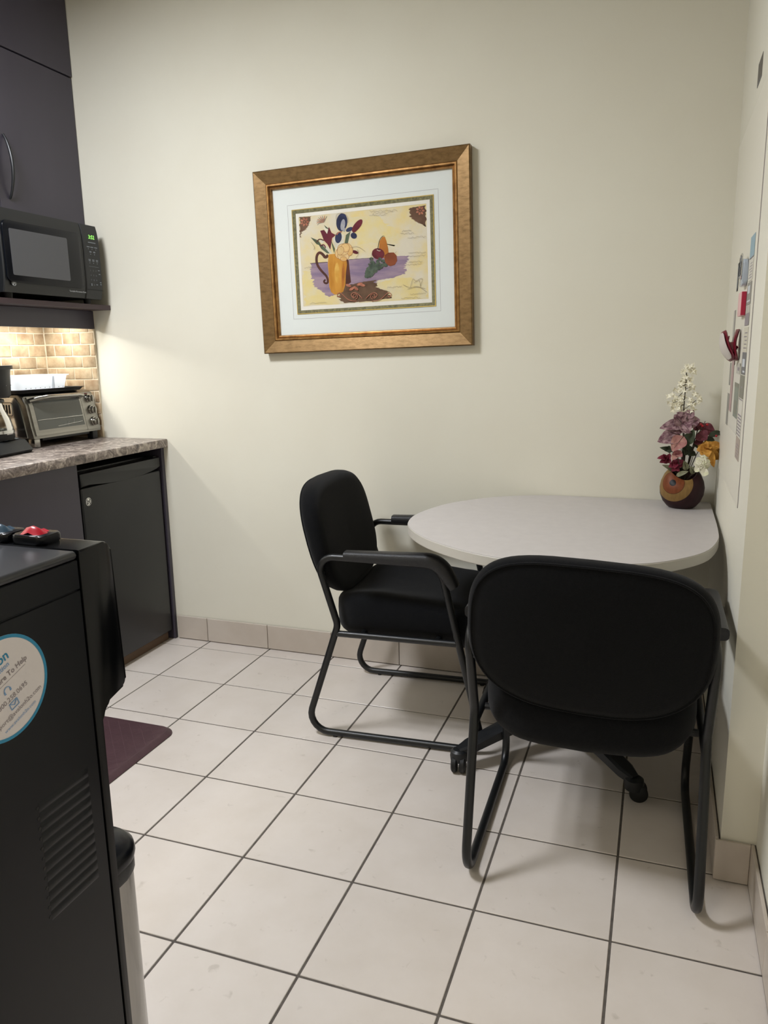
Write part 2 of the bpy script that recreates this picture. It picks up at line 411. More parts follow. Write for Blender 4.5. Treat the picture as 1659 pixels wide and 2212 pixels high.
t = thing('under_cabinet_lamp', 'slim strip lamp under the shelf behind the valance', 'lamp', (-.62, -.47, 1.47))
part('housing', BM().box(-.66, -.58, -.90, -.04, 1.440, 1.4715, bev=.004), M_white, t)
part('diffuser', BM().box(-.648, -.592, -.885, -.055, 1.432, 1.4398, bev=.002), M_lamp, t)

# ------------------------------------------------------------------ microwave
XM, XMB, Y0, Y1, Z0, Z1 = -.368, -.735, -.058, -.585, 1.512, 1.806
t = thing('microwave', 'black microwave oven with green clock digits on the wall shelf', 'microwave', ((XM+XMB)/2, (Y0+Y1)/2, 1.492)); MW = t
part('case', BM().prism(rrect(Y1+.004, Y0-.004, Z0+.002, Z1-.002, .012), fX, XMB, XM-.035, bev=.003), M_blackm, t)
def frontprof(y0, y1, z0, z1, name, m, bulge=.012, r=.02):
    """a front panel bulging forward at mid height"""
    rows = []; nz = 14
    B = BM(); zs = [z0+(z1-z0)*k/nz for k in range(nz+1)]
    for zz in zs:
        s = (zz-z0)/(z1-z0); xf = XM - bulge*((2*((zz-Z0)/(Z1-Z0))-1)**4) - .004
        rows.append([Vector((XM-.034, y0, zz)), Vector((xf-.004, y0, zz)), Vector((xf, y0-.004, zz)), Vector((xf, y1+.004, zz)), Vector((xf-.004, y1, zz)), Vector((XM-.034, y1, zz))])
    B.grid(rows, cap=True); return part(name, B, m, MW)
YD = -.158
ctrl = frontprof(Y0, YD+.0012, Z0, Z1, 'control_panel', M_blackm)
door = frontprof(YD-.0012, Y1, Z0, Z1, 'door', M_blackm)
part('door_surround', BM().prism(rrect(-.575, -.178, 1.548, 1.762, .022), fX, XM-.006, XM+.0015, bev=.002), M_black, door)
part('window', BM().prism(rrect(-.548, -.256, 1.573, 1.735, .006), fX, XM-.004, XM+.0024, bev=.0004, seg=1), M_mwin, door)
for yy in (-.11, -.53): 
    for xx in (XM-.05, XMB+.04): part('foot', BM().lathe([(.0, 1.4925), (.013, 1.4925), (.015, 1.513), (0, 1.513)], (xx, yy, 0), 14, cap=False), M_gasket, t)
def facing_x(x, y, z, rot=0.):
    return Matrix.Translation((x, y, z)) @ Matrix(((0, 0, 1, 0), (1, 0, 0, 0), (0, 1, 0, 0), (0, 0, 0, 1))) @ Matrix.Rotation(rot, 4, 'Z')
xf = XM-.0035
part('clock_digits', BM().text('3:52', .021, facing_x(xf+.0006, -.106, 1.757), bold=.0003), M_led, ctrl, smooth=0)
B = BM()
def bar(B, y, z, wy, hz, x=xf+.0006): B.face([(x, y-wy/2, z-hz/2), (x, y+wy/2, z-hz/2), (x, y+wy/2, z+hz/2), (x, y-wy/2, z+hz/2)])
bar(B, -.106, 1.736, .045, .0035)
for yy in (-.130, -.108, -.085): bar(B, yy, 1.718, .018, .0035); bar(B, yy, 1.710, .004, .003)
for yy in (-.119, -.096): bar(B, yy, 1.699, .012, .005); bar(B, yy, 1.690, .005, .003)
for yy in (-.128, -.106, -.084): bar(B, yy, 1.668, .014, .003); bar(B, yy, 1.663, .012, .003); bar(B, yy, 1.655, .004, .003)
bar(B, -.106, 1.641, .06, .0008)
for k, dgt in enumerate('123456789'): B.text(dgt, .0085, facing_x(xf+.0006, -.128+.016*(k % 3), 1.625-.019*(k//3)))
B.text('0', .0085, facing_x(xf+.0006, -.112, 1.568))
for yy, zz in ((-.078, 1.628), (-.076, 1.613), (-.073, 1.580), (-.072, 1.572), (-.128, 1.571), (-.128, 1.566), (-.096, 1.570)): bar(B, yy, zz, .010, .003)
part('keypad_print', B, M_inkg, ctrl, smooth=0)
part('button_seam', BM().box(xf-.002, xf+.0004, YD+.006, Y0-.004, 1.5475, 1.5490), M_gasket, ctrl, smooth=0)
part('lettering', BM().text('Turntable Microwave Oven', .0085, facing_x(XM-.0028, -.215, 1.535)), M_inkw, door, smooth=0)
def emblem(parent, x, y, z, r, mo, mi):
    e = part('emblem', BM().lathe([(0, x), (r, x), (r, x+.0010), (r*.93, x+.0014), (0, x+.0014)], (0, y, z), 28, axis='x', cap=False), mo, parent)
    B = BM(); B.lathe([(r*.80, x+.0017), (r*.88, x+.0017)], (0, y, z), 28, axis='x', cap=False)
    B.text('ge', r*1.25, facing_x(x+.0018, y, z+r*.12, .0), bold=.0001)
    for a in range(4):
        aa = PI/4+PI/2*a; B.lathe([(0, x+.0017), (r*.13, x+.0017)], (0, y+r*.66*math.cos(aa), z+r*.66*math.sin(aa)), 10, axis='x', cap=False)
    part('monogram', B, mi, e, smooth=0)
emblem(door, XM-.0035, -.546, 1.545, .0118, M_blackm, M_inkw)

# ------------------------------------------------------------------ counter, base cabinet, fridge
CT = .920
o = thing('worktop', 'brown marbled laminate worktop along the left wall', 'worktop', (-.46, -.8, .884))
B = BM(); B.box(XL+.001, -.150, -1.70, -.001, .884, CT, bev=.004, seg=2); part('slab', B, M_count, o)
o = part('filler_panel', BM().box(-.60, -.172, -.021, -.002, 0.001, .8835, bev=.001, seg=1), M_esp, smooth=0); tag(o, 'narrow dark brown end panel between the fridge and back wall', 'panel')
t = thing('mini_fridge', 'black under-counter mini fridge with a round badge', 'fridge', (-.45, -.285, 0))
part('cabinet_body', BM().box(-.742, -.232, -.525, -.038, .052, .848, bev=.004), M_blackm, t)
fd = part('door', BM().box(-.225, -.176, -.531, -.034, .047, .786, bev=.007, seg=3), M_fridge, t)
part('gasket', BM().box(-.234, -.224, -.522, -.043, .052, .842), M_gasket, t, smooth=0)
# top grip with a curved lower lip
B = BM(); n = 20; rows = []
pts = [(-.531, .842), (-.034, .842)]
low = [(-.034-.497*k/n, .806-.022*math.sin(PI*(k/n)**.85)-.004) for k in range(n+1)]
B.prism([(-.531, .842), (-.034, .842)] [::-1] + [] + [(-.531, .790)] + [(y, z) for y, z in low[::-1]][1:], fX, -.224, -.174, bev=.004)
part('grip_rail', B, M_fridge, t)
part('grip_recess', BM().box(-.232, -.200, -.522, -.043, .780, .812), M_gasket, t, smooth=0)
emblem(fd, -.1756, -.497, .732, .016, M_chrome, M_gasket)
part('plinth', BM().box(-.70, -.200, -.53, -.036, .001, .046), M_brown, t, smooth=0)
part('hinge', BM().box(-.222, -.186, -.064, -.044, .8425, .8482, bev=.002), M_gasket, t)
t = cab('base_cabinet', 'dark brown base cabinet left of the mini fridge', -.545, -1.68, .10, .8835, XL, -.170, [(-.545, -1.11), (-1.11, -1.68)], [(-1.045, .66, .86), (-1.175, .66, .86)], None)
part('plinth', BM().box(XL+.002, -.23, -1.68, -.547, .001, .0995), M_esp2, t, smooth=0)
# sink edge on the worktop
t = thing('sink', 'stainless steel drop-in sink in the worktop', 'sink', (-.44, -1.16, CT))
B = BM(); outer = rrect(-.66, -.235, -1.50, -.845, .04); inner = rrect(-.635, -.262, -1.475, -.872, .05)
V = []
rows = [[Vector((x, y, CT+.0008)) for x, y in outer], [Vector((x*.999, y*.999, CT+.005)) for x, y in outer], [Vector((x, y, CT+.004)) for x, y in inner]]
B.grid(rows, close_v=True); part('rim', B, M_steel, t)
B = BM(); B.grid([[Vector((x, y, CT+.004)) for x, y in inner], [Vector((x, y, CT+.0006)) for x, y in rrect(-.63, -.267, -1.47, -.877, .05)]], close_v=True, cap=False)
B.face([Vector((x, y, CT+.0006)) for x, y in rrect(-.63, -.267, -1.47, -.877, .05)]); part('drainer', B, M_steel, t)

# ------------------------------------------------------------------ toaster oven, tray, bin, coffee maker
XF, XB, YA, YB = -.478, -.735, -.425, -.028
t = thing('toaster_oven', 'stainless steel toaster oven with three knobs on the worktop', 'toaster oven', (-.6, -.225, CT)); TO = t
prof = lambda s: [(XB, .957), (XF+.003, .957), (XF-.006, 1.00), (XF-.022, 1.09), (XF-.034, 1.125), (XF-.06, 1.135), (XB+.02, 1.135), (XB, 1.12)]
part('shell', BM().prism(prof(0), fY, YA, YB, bev=.006, seg=2), M_steel_d, t)
part('side_cover', BM().prism([(XB+.004, .962), (XF-.026, .962), (XF-.034, 1.0), (XF-.05, 1.09), (XF-.07, 1.122), (XB+.02, 1.122), (XB+.004, 1.11)], fY, YA-.004, YA+.001, bev=.002), M_chrome, t)
for k in range(7): part('vent_slot', BM().box(-.5, 0, 0, 0, 0, 0) if False else BM().prism(rrect(-.668+.014*k, -.660+.014*k, 1.058, 1.094, .0035, 3), fY, YA-.0052, YA-.0038), M_gasket, t)
part('vent_frame', BM().tube([(x, YA-.005, z) for x, z in rrect(-.676, -.566, 1.050, 1.102, .008, 4)], .002, 6, closed=True), M_steel, t)
def xsl(z): # front slope
    P = [(.957, XF+.003), (1.0, XF-.006), (1.09, XF-.022), (1.125, XF-.034)]
    for (a, xa), (b, xb) in zip(P, P[1:]):
        if z <= b: return xa+(xb-xa)*(z-a)/(b-a)
    return XF-.034
def slab(y0, y1, z0, z1, d0, d1, m, name, parent, n=8):
    rows = []
    for k in range(n+1):
        z = z0+(z1-z0)*k/n; x = xsl(z); rows.append([Vector((x+d0, y0, z)), Vector((x+d1, y0, z)), Vector((x+d1, y1, z)), Vector((x+d0, y1, z))])
    return part(name, BM().grid(rows, close_v=True, cap=True), m, parent)
od = slab(YA+.012, -.118, .968, 1.122, -.002, .006, M_steel_d, 'door', t)
slab(YA+.034, -.128, .990, 1.104, .004, .0068, M_glassd, 'window', od)
B = BM(); yz = [(YA+.02, 1.108), (YA+.035, 1.112), (YA+.07, 1.118), (-.16, 1.120), (-.128, 1.116)]
hp = [Vector((xsl(1.11)+.008, YA+.020, 1.108)), Vector((xsl(1.11)+.030, YA+.050, 1.116)), Vector((xsl(1.11)+.036, YA+.09, 1.120)), Vector((xsl(1.11)+.036, -.16, 1.120)), Vector((xsl(1.11)+.030, -.135, 1.116)), Vector((xsl(1.11)+.008, -.124, 1.108))]
part('door_handle', B.tube(hp, .0095, 10, sy=1.4), M_steel, od)
rk = BM().tube([(xsl(1.03)+.0072, YA+.036, 1.030), (xsl(1.03)+.0072, -.130, 1.030)], .0014, 6); part('rack_bar', rk, M_chrome, od)
part('rack_bar', BM().tube([(xsl(1.0)+.0072, YA+.14, .998), (xsl(1.0)+.0072, YA+.20, 1.001), (xsl(1.0)+.0072, -.140, 1.006)], .0010, 6), M_chrome, od)
for yy, zz in ((YA+.2, 1.002), (YA+.235, 1.010)): part('rack_wire', BM().tube([(xsl(zz)+.0074, yy, zz-.006), (xsl(zz)+.0074, yy+.003, zz+.012)], .0009, 6), M_chrome, od)
slab(-.114, YB-.006, .966, 1.124, -.002, .004, M_steel_d, 'control_panel', t)
for zz in (1.099, 1.049, .999):
    x = xsl(zz)+.004; k = part('knob', BM().lathe([(0, x), (.020, x), (.0195, x+.006), (.0165, x+.008), (.0155, x+.018), (.013, x+.020), (0, x+.020)], (0, -.066, zz), 24, axis='x', cap=False), M_steel, t)
    part('grip', BM().box(x+.016, x+.027, -.0695, -.0625, zz-.014, zz+.014, bev=.002), M_steel, k)
part('power_light', BM().box(xsl(1.119)+.002, xsl(1.119)+.006, -.080, -.062, 1.1165, 1.1215, bev=.001), mat('red_lens', '5A1418', .3), t)
for yy in (YA+.025, YB-.03):
    for xx in (XF-.022, XB+.03): part('foot', BM().box(xx-.016, xx+.016, yy-.016, yy+.016, CT+.0006, .9572, bev=.004), M_steel if yy < -.2 else M_blackm, t)
part('crumb_tray', BM().box(XB+.02, XF-.012, YA+.06, YB-.06, .945, .9572, bev=.002), M_blackm, t)
# baking tray on top
t = thing('baking_tray', 'dark baking tray lying on the toaster oven', 'tray', (-.6, -.24, 1.136))
B = BM(); o1 = rrect(-.715, -.512, -.44, -.085, .02); o2 = rrect(-.728, -.500, -.452, -.073, .025)
B.grid([[Vector((x, y, 1.1372)) for x, y in o1], [Vector((x, y, 1.151)) for x, y in o2], [Vector((x*1.0+(.006 if x > -.6 else -.006), y+(.006 if y > -.3 else -.006), 1.152)) for x, y in o2], [Vector((x, y, 1.1495)) for x, y in o2], [Vector((x, y, 1.1385)) for x, y in rrect(-.712, -.515, -.437, -.088, .02)]], close_v=True)
part('pan', B, M_blackm, t); B = BM(); B.prism(rrect(-.714, -.513, -.439, -.086, .02), fZ, 1.1370, 1.1388); part('base', B, M_blackm, t)
# white plastic bin
t = thing('storage_bin', 'white plastic bin with small drain holes resting on the baking tray', 'bin', (-.61, -.26, 1.139))
bx0, bx1, by0, by1 = -.700, -.535, -.425, -.130
B = BM(); lo_ = rrect(bx0+.012, bx1-.012, by0+.012, by1-.012, .02); hi_ = rrect(bx0, bx1, by0, by1, .022)
li_ = rrect(bx0+.0145, bx1-.0145, by0+.0145, by1-.0145, .018); hin = rrect(bx0+.003, bx1-.003, by0+.003, by1-.003, .02); rim = rrect(bx0-.008, bx1+.008, by0-.008, by1+.008, .026)
zb = 1.1392
rows = [[Vector((x, y, z)) for x, y in P] for P, z in ((lo_, zb), (hi_, zb+.062), (rim, zb+.063), (rim, zb+.067), (hin, zb+.067), (li_, zb+.003))]
B.grid(rows, close_v=True); part('wall', B, M_bin, t)
part('base', BM().prism(lo_, fZ, zb, zb+.003), M_bin, t)
for k in range(9):
    yy = by1-.03-.026*k; part('drain_hole', BM().lathe([(0, bx1-.0098), (.0022, bx1-.0098), (.0022, bx1-.0088), (0, bx1-.0088)], (0, yy, zb+.016), 8, axis='x', cap=False), M_inkg, t, smooth=0)
part('rib', BM().box(bx1-.008, bx1+.001, -.226, -.218, zb+.006, zb+.062), M_bin, t, smooth=0)
# coffee maker
cx, cy, ca = -.505, -.618, math.radians(8)
t = thing('coffee_maker', 'black drip coffee maker with glass carafe beside the toaster oven', 'coffee maker', (cx, cy, CT)); 
Rm = Matrix.Rotation(ca, 4, 'Z')
def cm(B, name, m, parent, **k):
    for v in B.b.verts: v.co = Vector((cx, cy, CT)) + (Rm @ v.co)
    return part(name, B, m, parent, **k)
bp = cm(BM().prism([(-.13, 0.0008), (.108, .0008), (.118, .012), (.085, .050), (.045, .056), (-.13, .056)], lambda u, v, w_: Vector((u, w_, v)), -.098, .098, bev=.008, seg=3), 'base', M_blackm, t)
B = BM()
for k in range(5): B.box(.056, .078, -.07+.028*k, -.052+.028*k, .0505, .0525) if False else B.prism(rrect(-.07+.03*k, -.05+.03*k, -.008, .008, .003, 2), lambda u, v, w_: Vector((.068+v*.95, u, .0545-v*.15+w_)), .0003, .0014)
cm(B, 'button', M_inkg, bp, smooth=0)
cm(BM().prism(rrect(-.130, -.06, -.09, .09, .02), fZ, .05, .33, bev=.004), 'tower', M_blackm, t)
cm(BM().lathe([(0, .212), (.070, .212), (.078, .222), (.083, .30), (.086, .318), (0, .318)], (.020, 0, 0), 32, cap=False), 'brew_basket', M_blackm, t)
cm(BM().prism(rrect(-.132, .108, -.092, .092, .08, 10), fZ, .3165, .330, bev=.004), 'lid', M_blackm, t)
B = BM(); B.prism(rrect(-.03, .03, .256, .2585, .001, 2), lambda u, v, w_: Vector((.020+math.cos(.35+u/.08)*.0822, math.sin(.35+u/.08)*.0822, v)), 0, .0006); B.text('12 CUP', .011, Matrix.Translation((.0955, .035, .268)) @ Matrix.Rotation(.42, 4, 'Z') @ Matrix(((0, 0, 1, 0), (1, 0, 0, 0), (0, 1, 0, 0), (0, 0, 0, 1)))) if False else None
cm(B, 'trim_line', M_inkg, t, smooth=0)
cm(BM().lathe([(.03, .0585), (.068, .060), (.074, .075), (.074, .10), (.066, .135), (.050, .170), (.045, .192), (.050, .198)], (.020, 0, 0), 32, cap=False), 'carafe', M_carafe, t)
cm(BM().lathe([(0, .0572), (.072, .0572), (.076, .064), (.0765, .076), (0.0745, .0762)], (.020, 0, 0), 32, cap=False), 'hot_plate', M_gasket, t)
cm(BM().lathe([(.0752, .080), (.0760, .081), (.0760, .092), (.0752, .093)], (.020, 0, 0), 32, cap=False), 'carafe_band', M_chrome, t)
cm(BM().lathe([(0, .196), (.052, .196), (.052, .206), (.03, .211), (0, .211)], (.020, 0, 0), 24, cap=False), 'carafe_lid', M_blackm, t)
cm(BM().tube(fillet([(.04, -.045, .19), (.065, -.095, .19), (.062, -.092, .09), (.048, -.065, .085)], .02, closed=False), .008, 8), 'carafe_handle', M_blackm, t)

# ------------------------------------------------------------------ framed picture (hangs about one degree askew)
pc, pw, ph, pa = Vector((.784, 0, 1.6255)), .853, .684, math.radians(1.15)
t = thing('framed_picture', 'bronze-gold framed still life print hanging on the cream wall', 'picture', pc)
Rp = Matrix.Rotation(-pa, 4, 'Y')
def pf(u, d, v): # u right, v up from the picture centre, d off the wall
    p = Rp @ Vector((u, 0, v)); return Vector((pc.x+p.x, -d, pc.z+p.z))
def fr_rail(side, prof, name, m, parent, w2, h2):
    """prof: list of (inset, depth); side 0 bottom 1 right 2 top 3 left, mitred"""
    B = BM(); rows = []
    for ins, d in prof:
        a, b = w2-ins, h2-ins
        c = [(-a, -b), (a, -b), (a, b), (-a, b)]; p, q = c[side], c[(side+1) % 4]
        rows.append([pf(p[0], d, p[1]), pf(q[0], d, q[1])])
    B.grid(rows, close_u=True); 
    return part(name, B, m, parent, smooth=25)
P1 = [(0, .003), (0, .034), (.004, .037), (.048, .026), (.0485, .003)]
P2 = [(.0485, .010), (.0485, .027), (.052, .030), (.057, .030), (.060, .026), (.060, .022), (.064, .024), (.068, .022), (.070, .015), (.070, .010)]
for s in range(4):
    r = fr_rail(s, P1, 'frame_rail', M_gold, t, pw/2, ph/2); fr_rail(s, P2, 'inner_bead', M_gold2, r, pw/2, ph/2)
part('backing', BM().prism([(-pw/2+.02, -ph/2+.02), (pw/2-.02, -ph/2+.02), (pw/2-.02, ph/2-.02), (-pw/2+.02, ph/2-.02)], lambda u, v, w_: pf(u, w_, v), .004, .0098), M_inkd, t, smooth=0)
# the mat: photo pixels give the openings on the picture plane
def loc(x, y, d=.012):
    p = px(x, y, 1, -d); q = Rp.inverted() @ Vector((p.x-pc.x, 0, p.z-pc.z)); return (q.x, q.z)
def c5(x, y): return loc(530+x/3.19, 300+y/3.19)
def c7(x, y): return loc(630+x/5.027, 420+y/5.027)
def rectof(pts):
    a = [p[0] for p in pts]; b = [p[1] for p in pts]
    return (a[0]+a[3])/2, (a[1]+a[2])/2, (b[2]+b[3])/2, (b[0]+b[1])/2
ou0, ou1, ov0, ov1 = -pw/2+.068, pw/2-.068, -ph/2+.068, ph/2-.068
fu0, fu1, fv0, fv1 = rectof([c5(318, 485), c5(1300, 390), c5(1312, 1158), c5(362, 1205)])
iu0, iu1, iv0, iv1 = rectof([c5(345, 512), c5(1275, 422), c5(1283, 1130), c5(385, 1180)])
au0, au1, av0, av1 = rectof([c5(367, 535), c5(1248, 450), c5(1262, 1105), c5(400, 1152)])
def ring(B, o, i, d): 
    (a0, a1, b0, b1), (c0, c1, e0, e1) = o, i
    O = [(a0, b0), (a1, b0), (a1, b1), (a0, b1)]; I = [(c0, e0), (c1, e0), (c1, e1), (c0, e1)]
    for k in range(4): B.face([pf(O[k][0], d, O[k][1]), pf(O[(k+1) % 4][0], d, O[(k+1) % 4][1]), pf(I[(k+1) % 4][0], d, I[(k+1) % 4][1]), pf(I[k][0], d, I[k][1])])
    return B
part('mat_board', ring(BM(), (ou0, ou1, ov0, ov1), (fu0+.001, fu1-.001, fv0+.001, fv1-.001), .0125), M_matb, t, smooth=0)
lu0, lu1, lv0, lv1 = fu0-.018, fu1+.018, fv0-.018, fv1+.018
part('ruled_line', ring(BM(), (lu0, lu1, lv0, lv1), (lu0+.0009, lu1-.0009, lv0+.0009, lv1-.0009), .0127), M_inkd, t, smooth=0)
B = BM()
for s in range(4): pass
def fil(o, i, d0, d1, m, name):
    B = BM(); O, I = o, i
    rows = []
    for (a0, a1, b0, b1), d in ((o, .011), (o, d0), (i, d1), (i, .011)): rows.append([pf(a0, d, b0), pf(a1, d, b0), pf(a1, d, b1), pf(a0, d, b1)])
    B.grid(rows, close_v=True); part(name, B, m, t, smooth=20)
fil((fu0, fu1, fv0, fv1), (fu0+.0025, fu1-.0025, fv0+.0025, fv1-.0025), .0150, .0145, M_filg, 'gold_lip')
fil((fu0+.0025, fu1-.0025, fv0+.0025, fv1-.0025), (iu0, iu1, iv0, iv1), .0145, .0125, M_fil, 'fillet')
part('inner_mat', ring(BM(), (iu0, iu1, iv0, iv1), (au0, au1, av0, av1), .0121), M_matb2, t, smooth=0)
# the print: flat painted shapes
AM = []; AI = {}
def ink(name, c, c2=None, scale=60, lo=.4, hi=.6, st=None):
    m = mat('print_'+name, c, .75, spec=.2, col2=c2, scale=scale, detail=6, lo=lo, hi=hi, stretch=st); AI[name] = len(AM); AM.append(m)
ink('ground', 'D9C68E', 'D3CBB9', 9, .38, .6); ink('yellow', 'D8C78E', 'D4CAAC', 14); ink('brown', '5B4234', '6E5342', 30); ink('violet', '83718A', '9F8A98', 26, st=(.3, 1, 1.6))
ink('umber', '6A5240', '5A4435', 30); ink('ochre', 'B47B2C', 'D09A45', 16, st=(1.6, 1, .35)); ink('hilite', 'D8B05C', 'C99640', 20); ink('dark', '4A2C25', '5A342C', 30)
ink('navy', '242944', '323858', 30); ink('pale', '9A9AA4', 'B8B4B0', 40); ink('wine', '5A1F30', '6E2A36', 40); ink('leaf', '47523F', '596451', 40); ink('cream', 'DAD6C6', 'C9C4B4', 40)
ink('peach', 'CFA56A', 'DDBC84', 26); ink('pear', 'B5732F', 'A0622A', 24); ink('rust', '8A4B2E', '7A4028', 30); ink('plum', '551C28', '6A2A30', 40); ink('grape', '3F4A40', '5E6A5C', 50); ink('line', '85786B'); ink('peach2', 'DDC496', 'CFAE78', 30); ink('copper', '9A5E4C', 'B87A62', 60); ink('dk', '33231F')
B = BM(); LAY = [0]
def D(step=1): LAY[0] += step; return .0116 + LAY[0]*.000012
def poly(nm, pts, conv=c7):
    B.mi = AI[nm]; d = D(); B.face([pf(*(lambda q: (q[0], d, q[1]))(conv(x, y))) for x, y in pts])
def ell(nm, x, y, rx, ry, a=0, n=22):
    ca_, sa = math.cos(math.radians(a)), math.sin(math.radians(a))
    poly(nm, [(x+rx*math.cos(2*PI*k/n)*ca_-ry*math.sin(2*PI*k/n)*sa, y+rx*math.cos(2*PI*k/n)*sa+ry*math.sin(2*PI*k/n)*ca_) for k in range(n)])
def rough(nm, pts, amp=14, sub=5, seed=0):
    rr = random.Random(seed); q = []; sub *= 3
    for i in range(len(pts)):
        a, b_ = pts[i], pts[(i+1) % len(pts)]
        for k in range(sub): s = k/sub; q.append((a[0]+(b_[0]-a[0])*s+rr.uniform(-1, 1)*amp*1.5, a[1]+(b_[1]-a[1])*s+rr.uniform(-amp, amp)*.25))
    poly(nm, q)
def stroke(nm, pts, w0, w1=None, smooth=True):
    w1 = w0 if w1 is None else w1; P = [Vector((x, y)) for x, y in pts]
    if smooth and len(P) > 2:
        for _ in range(2):
            Q = [P[0]]
            for a, b_ in zip(P, P[1:]): Q += [a*.75+b_*.25, a*.25+b_*.75]
            P = Q+[P[-1]]
    n = len(P); d = D(); B.mi = AI[nm]; Lp, Rp_ = [], []
    for i, p in enumerate(P):
        tt = (P[min(i+1, n-1)]-P[max(i-1, 0)]); tt = tt.normalized() if tt.length else Vector((1, 0)); nn = Vector((-tt.y, tt.x)); w_ = (w0+(w1-w0)*i/(n-1))/2
        Lp.append(p+nn*w_); Rp_.append(p-nn*w_)
    for i in range(n-1):
        B.face([pf(*(lambda q: (q[0], d, q[1]))(c7(v.x, v.y))) for v in (Lp[i], Lp[i+1], Rp_[i+1], Rp_[i])])
B.mi = AI['ground']; d = D(); B.face([pf(au0, d, av0), pf(au1, d, av0), pf(au1, d, av1), pf(au0, d, av1)])
rough('yellow', [(135, 830), (240, 850), (260, 1010), (400, 1110), (430, 1190), (150, 1205)], 14, 4, 1)
rough('yellow', [(930, 960), (1120, 910), (1300, 900), (1460, 1000), (1470, 1130), (1080, 1150), (1040, 1040), (930, 1010)], 14, 4, 2)
rough('yellow', [(640, 250), (920, 230), (1150, 420), (1130, 560), (860, 520), (700, 560)], 26, 4, 3)
rough('brown', [(82, 246), (205, 238), (190, 320), (165, 370), (110, 410), (95, 470), (88, 450)], 7, 4, 4)
rough('brown', [(1275, 146), (1455, 118), (1460, 350), (1420, 325), (1340, 290), (1285, 240)], 8, 4, 5)
for cx_, cy_ in ((140, 298), (1395, 175)):
    for k in range(7): a = 2*PI*k/7; ell('copper', cx_+32*math.cos(a), cy_+34*math.sin(a), 16, 11, math.degrees(a), 10)
    ell('brown', cx_, cy_, 14, 14, 0, 10); ell('copper', cx_, cy_, 7, 7, 0, 8)
rough('violet', [(200, 752), (420, 728), (640, 705), (870, 688), (1100, 672), (1275, 665), (1265, 720), (1225, 780), (1240, 850), (1120, 905), (960, 925), (900, 970), (640, 1010), (480, 1090), (390, 1112), (330, 1055), (240, 990), (225, 900)], 12, 4, 6)
rough('umber', [(560, 1000), (720, 960), (900, 930), (930, 1010), (1050, 1050), (1075, 1130), (850, 1160), (560, 1180), (500, 1110)], 14, 4, 7)
stroke('dk', [(200, 750), (330, 738), (390, 736)], 6); stroke('dk', [(620, 708), (860, 690)], 4); stroke('violet', [(620, 720), (640, 965), (760, 940), (850, 730)], 10)
stroke('dark', [(398, 660), (365, 690), (340, 650), (300, 625), (268, 670), (272, 760), (330, 840), (385, 890), (398, 955), (370, 970), (345, 945), (368, 925)], 34, 18)
poly('dark', [(575, 690), (618, 715), (645, 955), (600, 985), (570, 1000)])
poly('ochre', [(400, 652), (470, 645), (545, 690), (592, 700), (602, 760), (588, 860), (584, 980), (560, 1055), (510, 1085), (465, 1088), (428, 1060), (408, 1000), (402, 860), (392, 760)])
ell('hilite', 492, 850, 26, 110, 0); ell('pear', 560, 880, 16, 140, 2)
for pts in ([(205, 465), (290, 500), (330, 560), (270, 540)], [(290, 540), (340, 550), (415, 640), (385, 640), (320, 590)], [(350, 330), (400, 370), (390, 400)], [(590, 440), (640, 400), (610, 530), (575, 530)], [(425, 490), (470, 590), (462, 640), (440, 560)]): poly('leaf', pts)
for pts in ([(300, 495), (350, 500), (345, 530), (320, 530)], [(345, 560), (380, 555), (440, 640), (415, 642)], [(440, 470), (510, 460), (540, 560), (480, 600)], [(540, 430), (570, 440), (565, 530), (520, 540)], [(340, 350), (400, 380), (385, 430)]): poly('cream', pts)
stroke('dark', [(270, 520), (300, 480), (350, 500)], 12); stroke('wine', [(310, 560), (350, 540), (370, 580)], 12)
poly('wine', [(310, 395), (352, 385), (385, 430), (405, 350), (432, 415), (478, 440), (440, 475), (425, 560), (420, 600), (388, 540), (350, 500)])
for k in range(9): a = math.radians(150+18*k); stroke('copper' if k % 2 else 'line', [(350, 300), (350+65*math.cos(a), 300+45*math.sin(a)-10), (350+80*math.cos(a), 300+70*math.sin(a))], 12, 3)
ell('navy', 545, 302, 60, 98, 6); ell('pale', 556, 330, 24, 62, 8); poly('pale', [(548, 340), (585, 370), (575, 410), (560, 400)])
ell('navy', 508, 468, 36, 62, 8); stroke('copper', [(490, 440), (505, 412), (545, 406)], 12); ell('navy', 628, 380, 42, 22, -25); ell('navy', 675, 448, 36, 32, 40)
ell('wine', 712, 340, 34, 84, 38); ell('plum', 690, 380, 22, 40, 38); ell('plum', 690, 626, 36, 18, 20)
for nm, x, y, a, b_, an in (('peach', 612, 600, 50, 70, -18), ('peach', 520, 640, 44, 56, 20), ('peach2', 560, 672, 62, 42, 8), ('peach', 565, 702, 34, 22, 0), ('peach2', 558, 598, 62, 62, 0), ('peach', 585, 580, 44, 46, -20), ('peach2', 532, 612, 34, 46, 18)):
    ell('rust', x, y, a+3, b_+3, an); ell(nm, x, y, a, b_, an)
stroke('dk', [(936, 590), (950, 500), (985, 450), (1010, 455)], 6, 2)
poly('pear', [(948, 590), (955, 510), (985, 462), (1012, 462), (1030, 510), (1048, 590), (1056, 680), (1000, 690), (950, 640)])
poly('rust', [(1010, 660), (1050, 632), (1110, 630), (1140, 665), (1146, 720), (1120, 765), (1070, 780), (1030, 760), (1008, 710)])
ell('plum', 940, 645, 70, 60, 15); ell('wine', 950, 640, 40, 34, 15); stroke('cream', [(925, 600), (950, 615), (965, 610)], 6)
rr = random.Random(3)
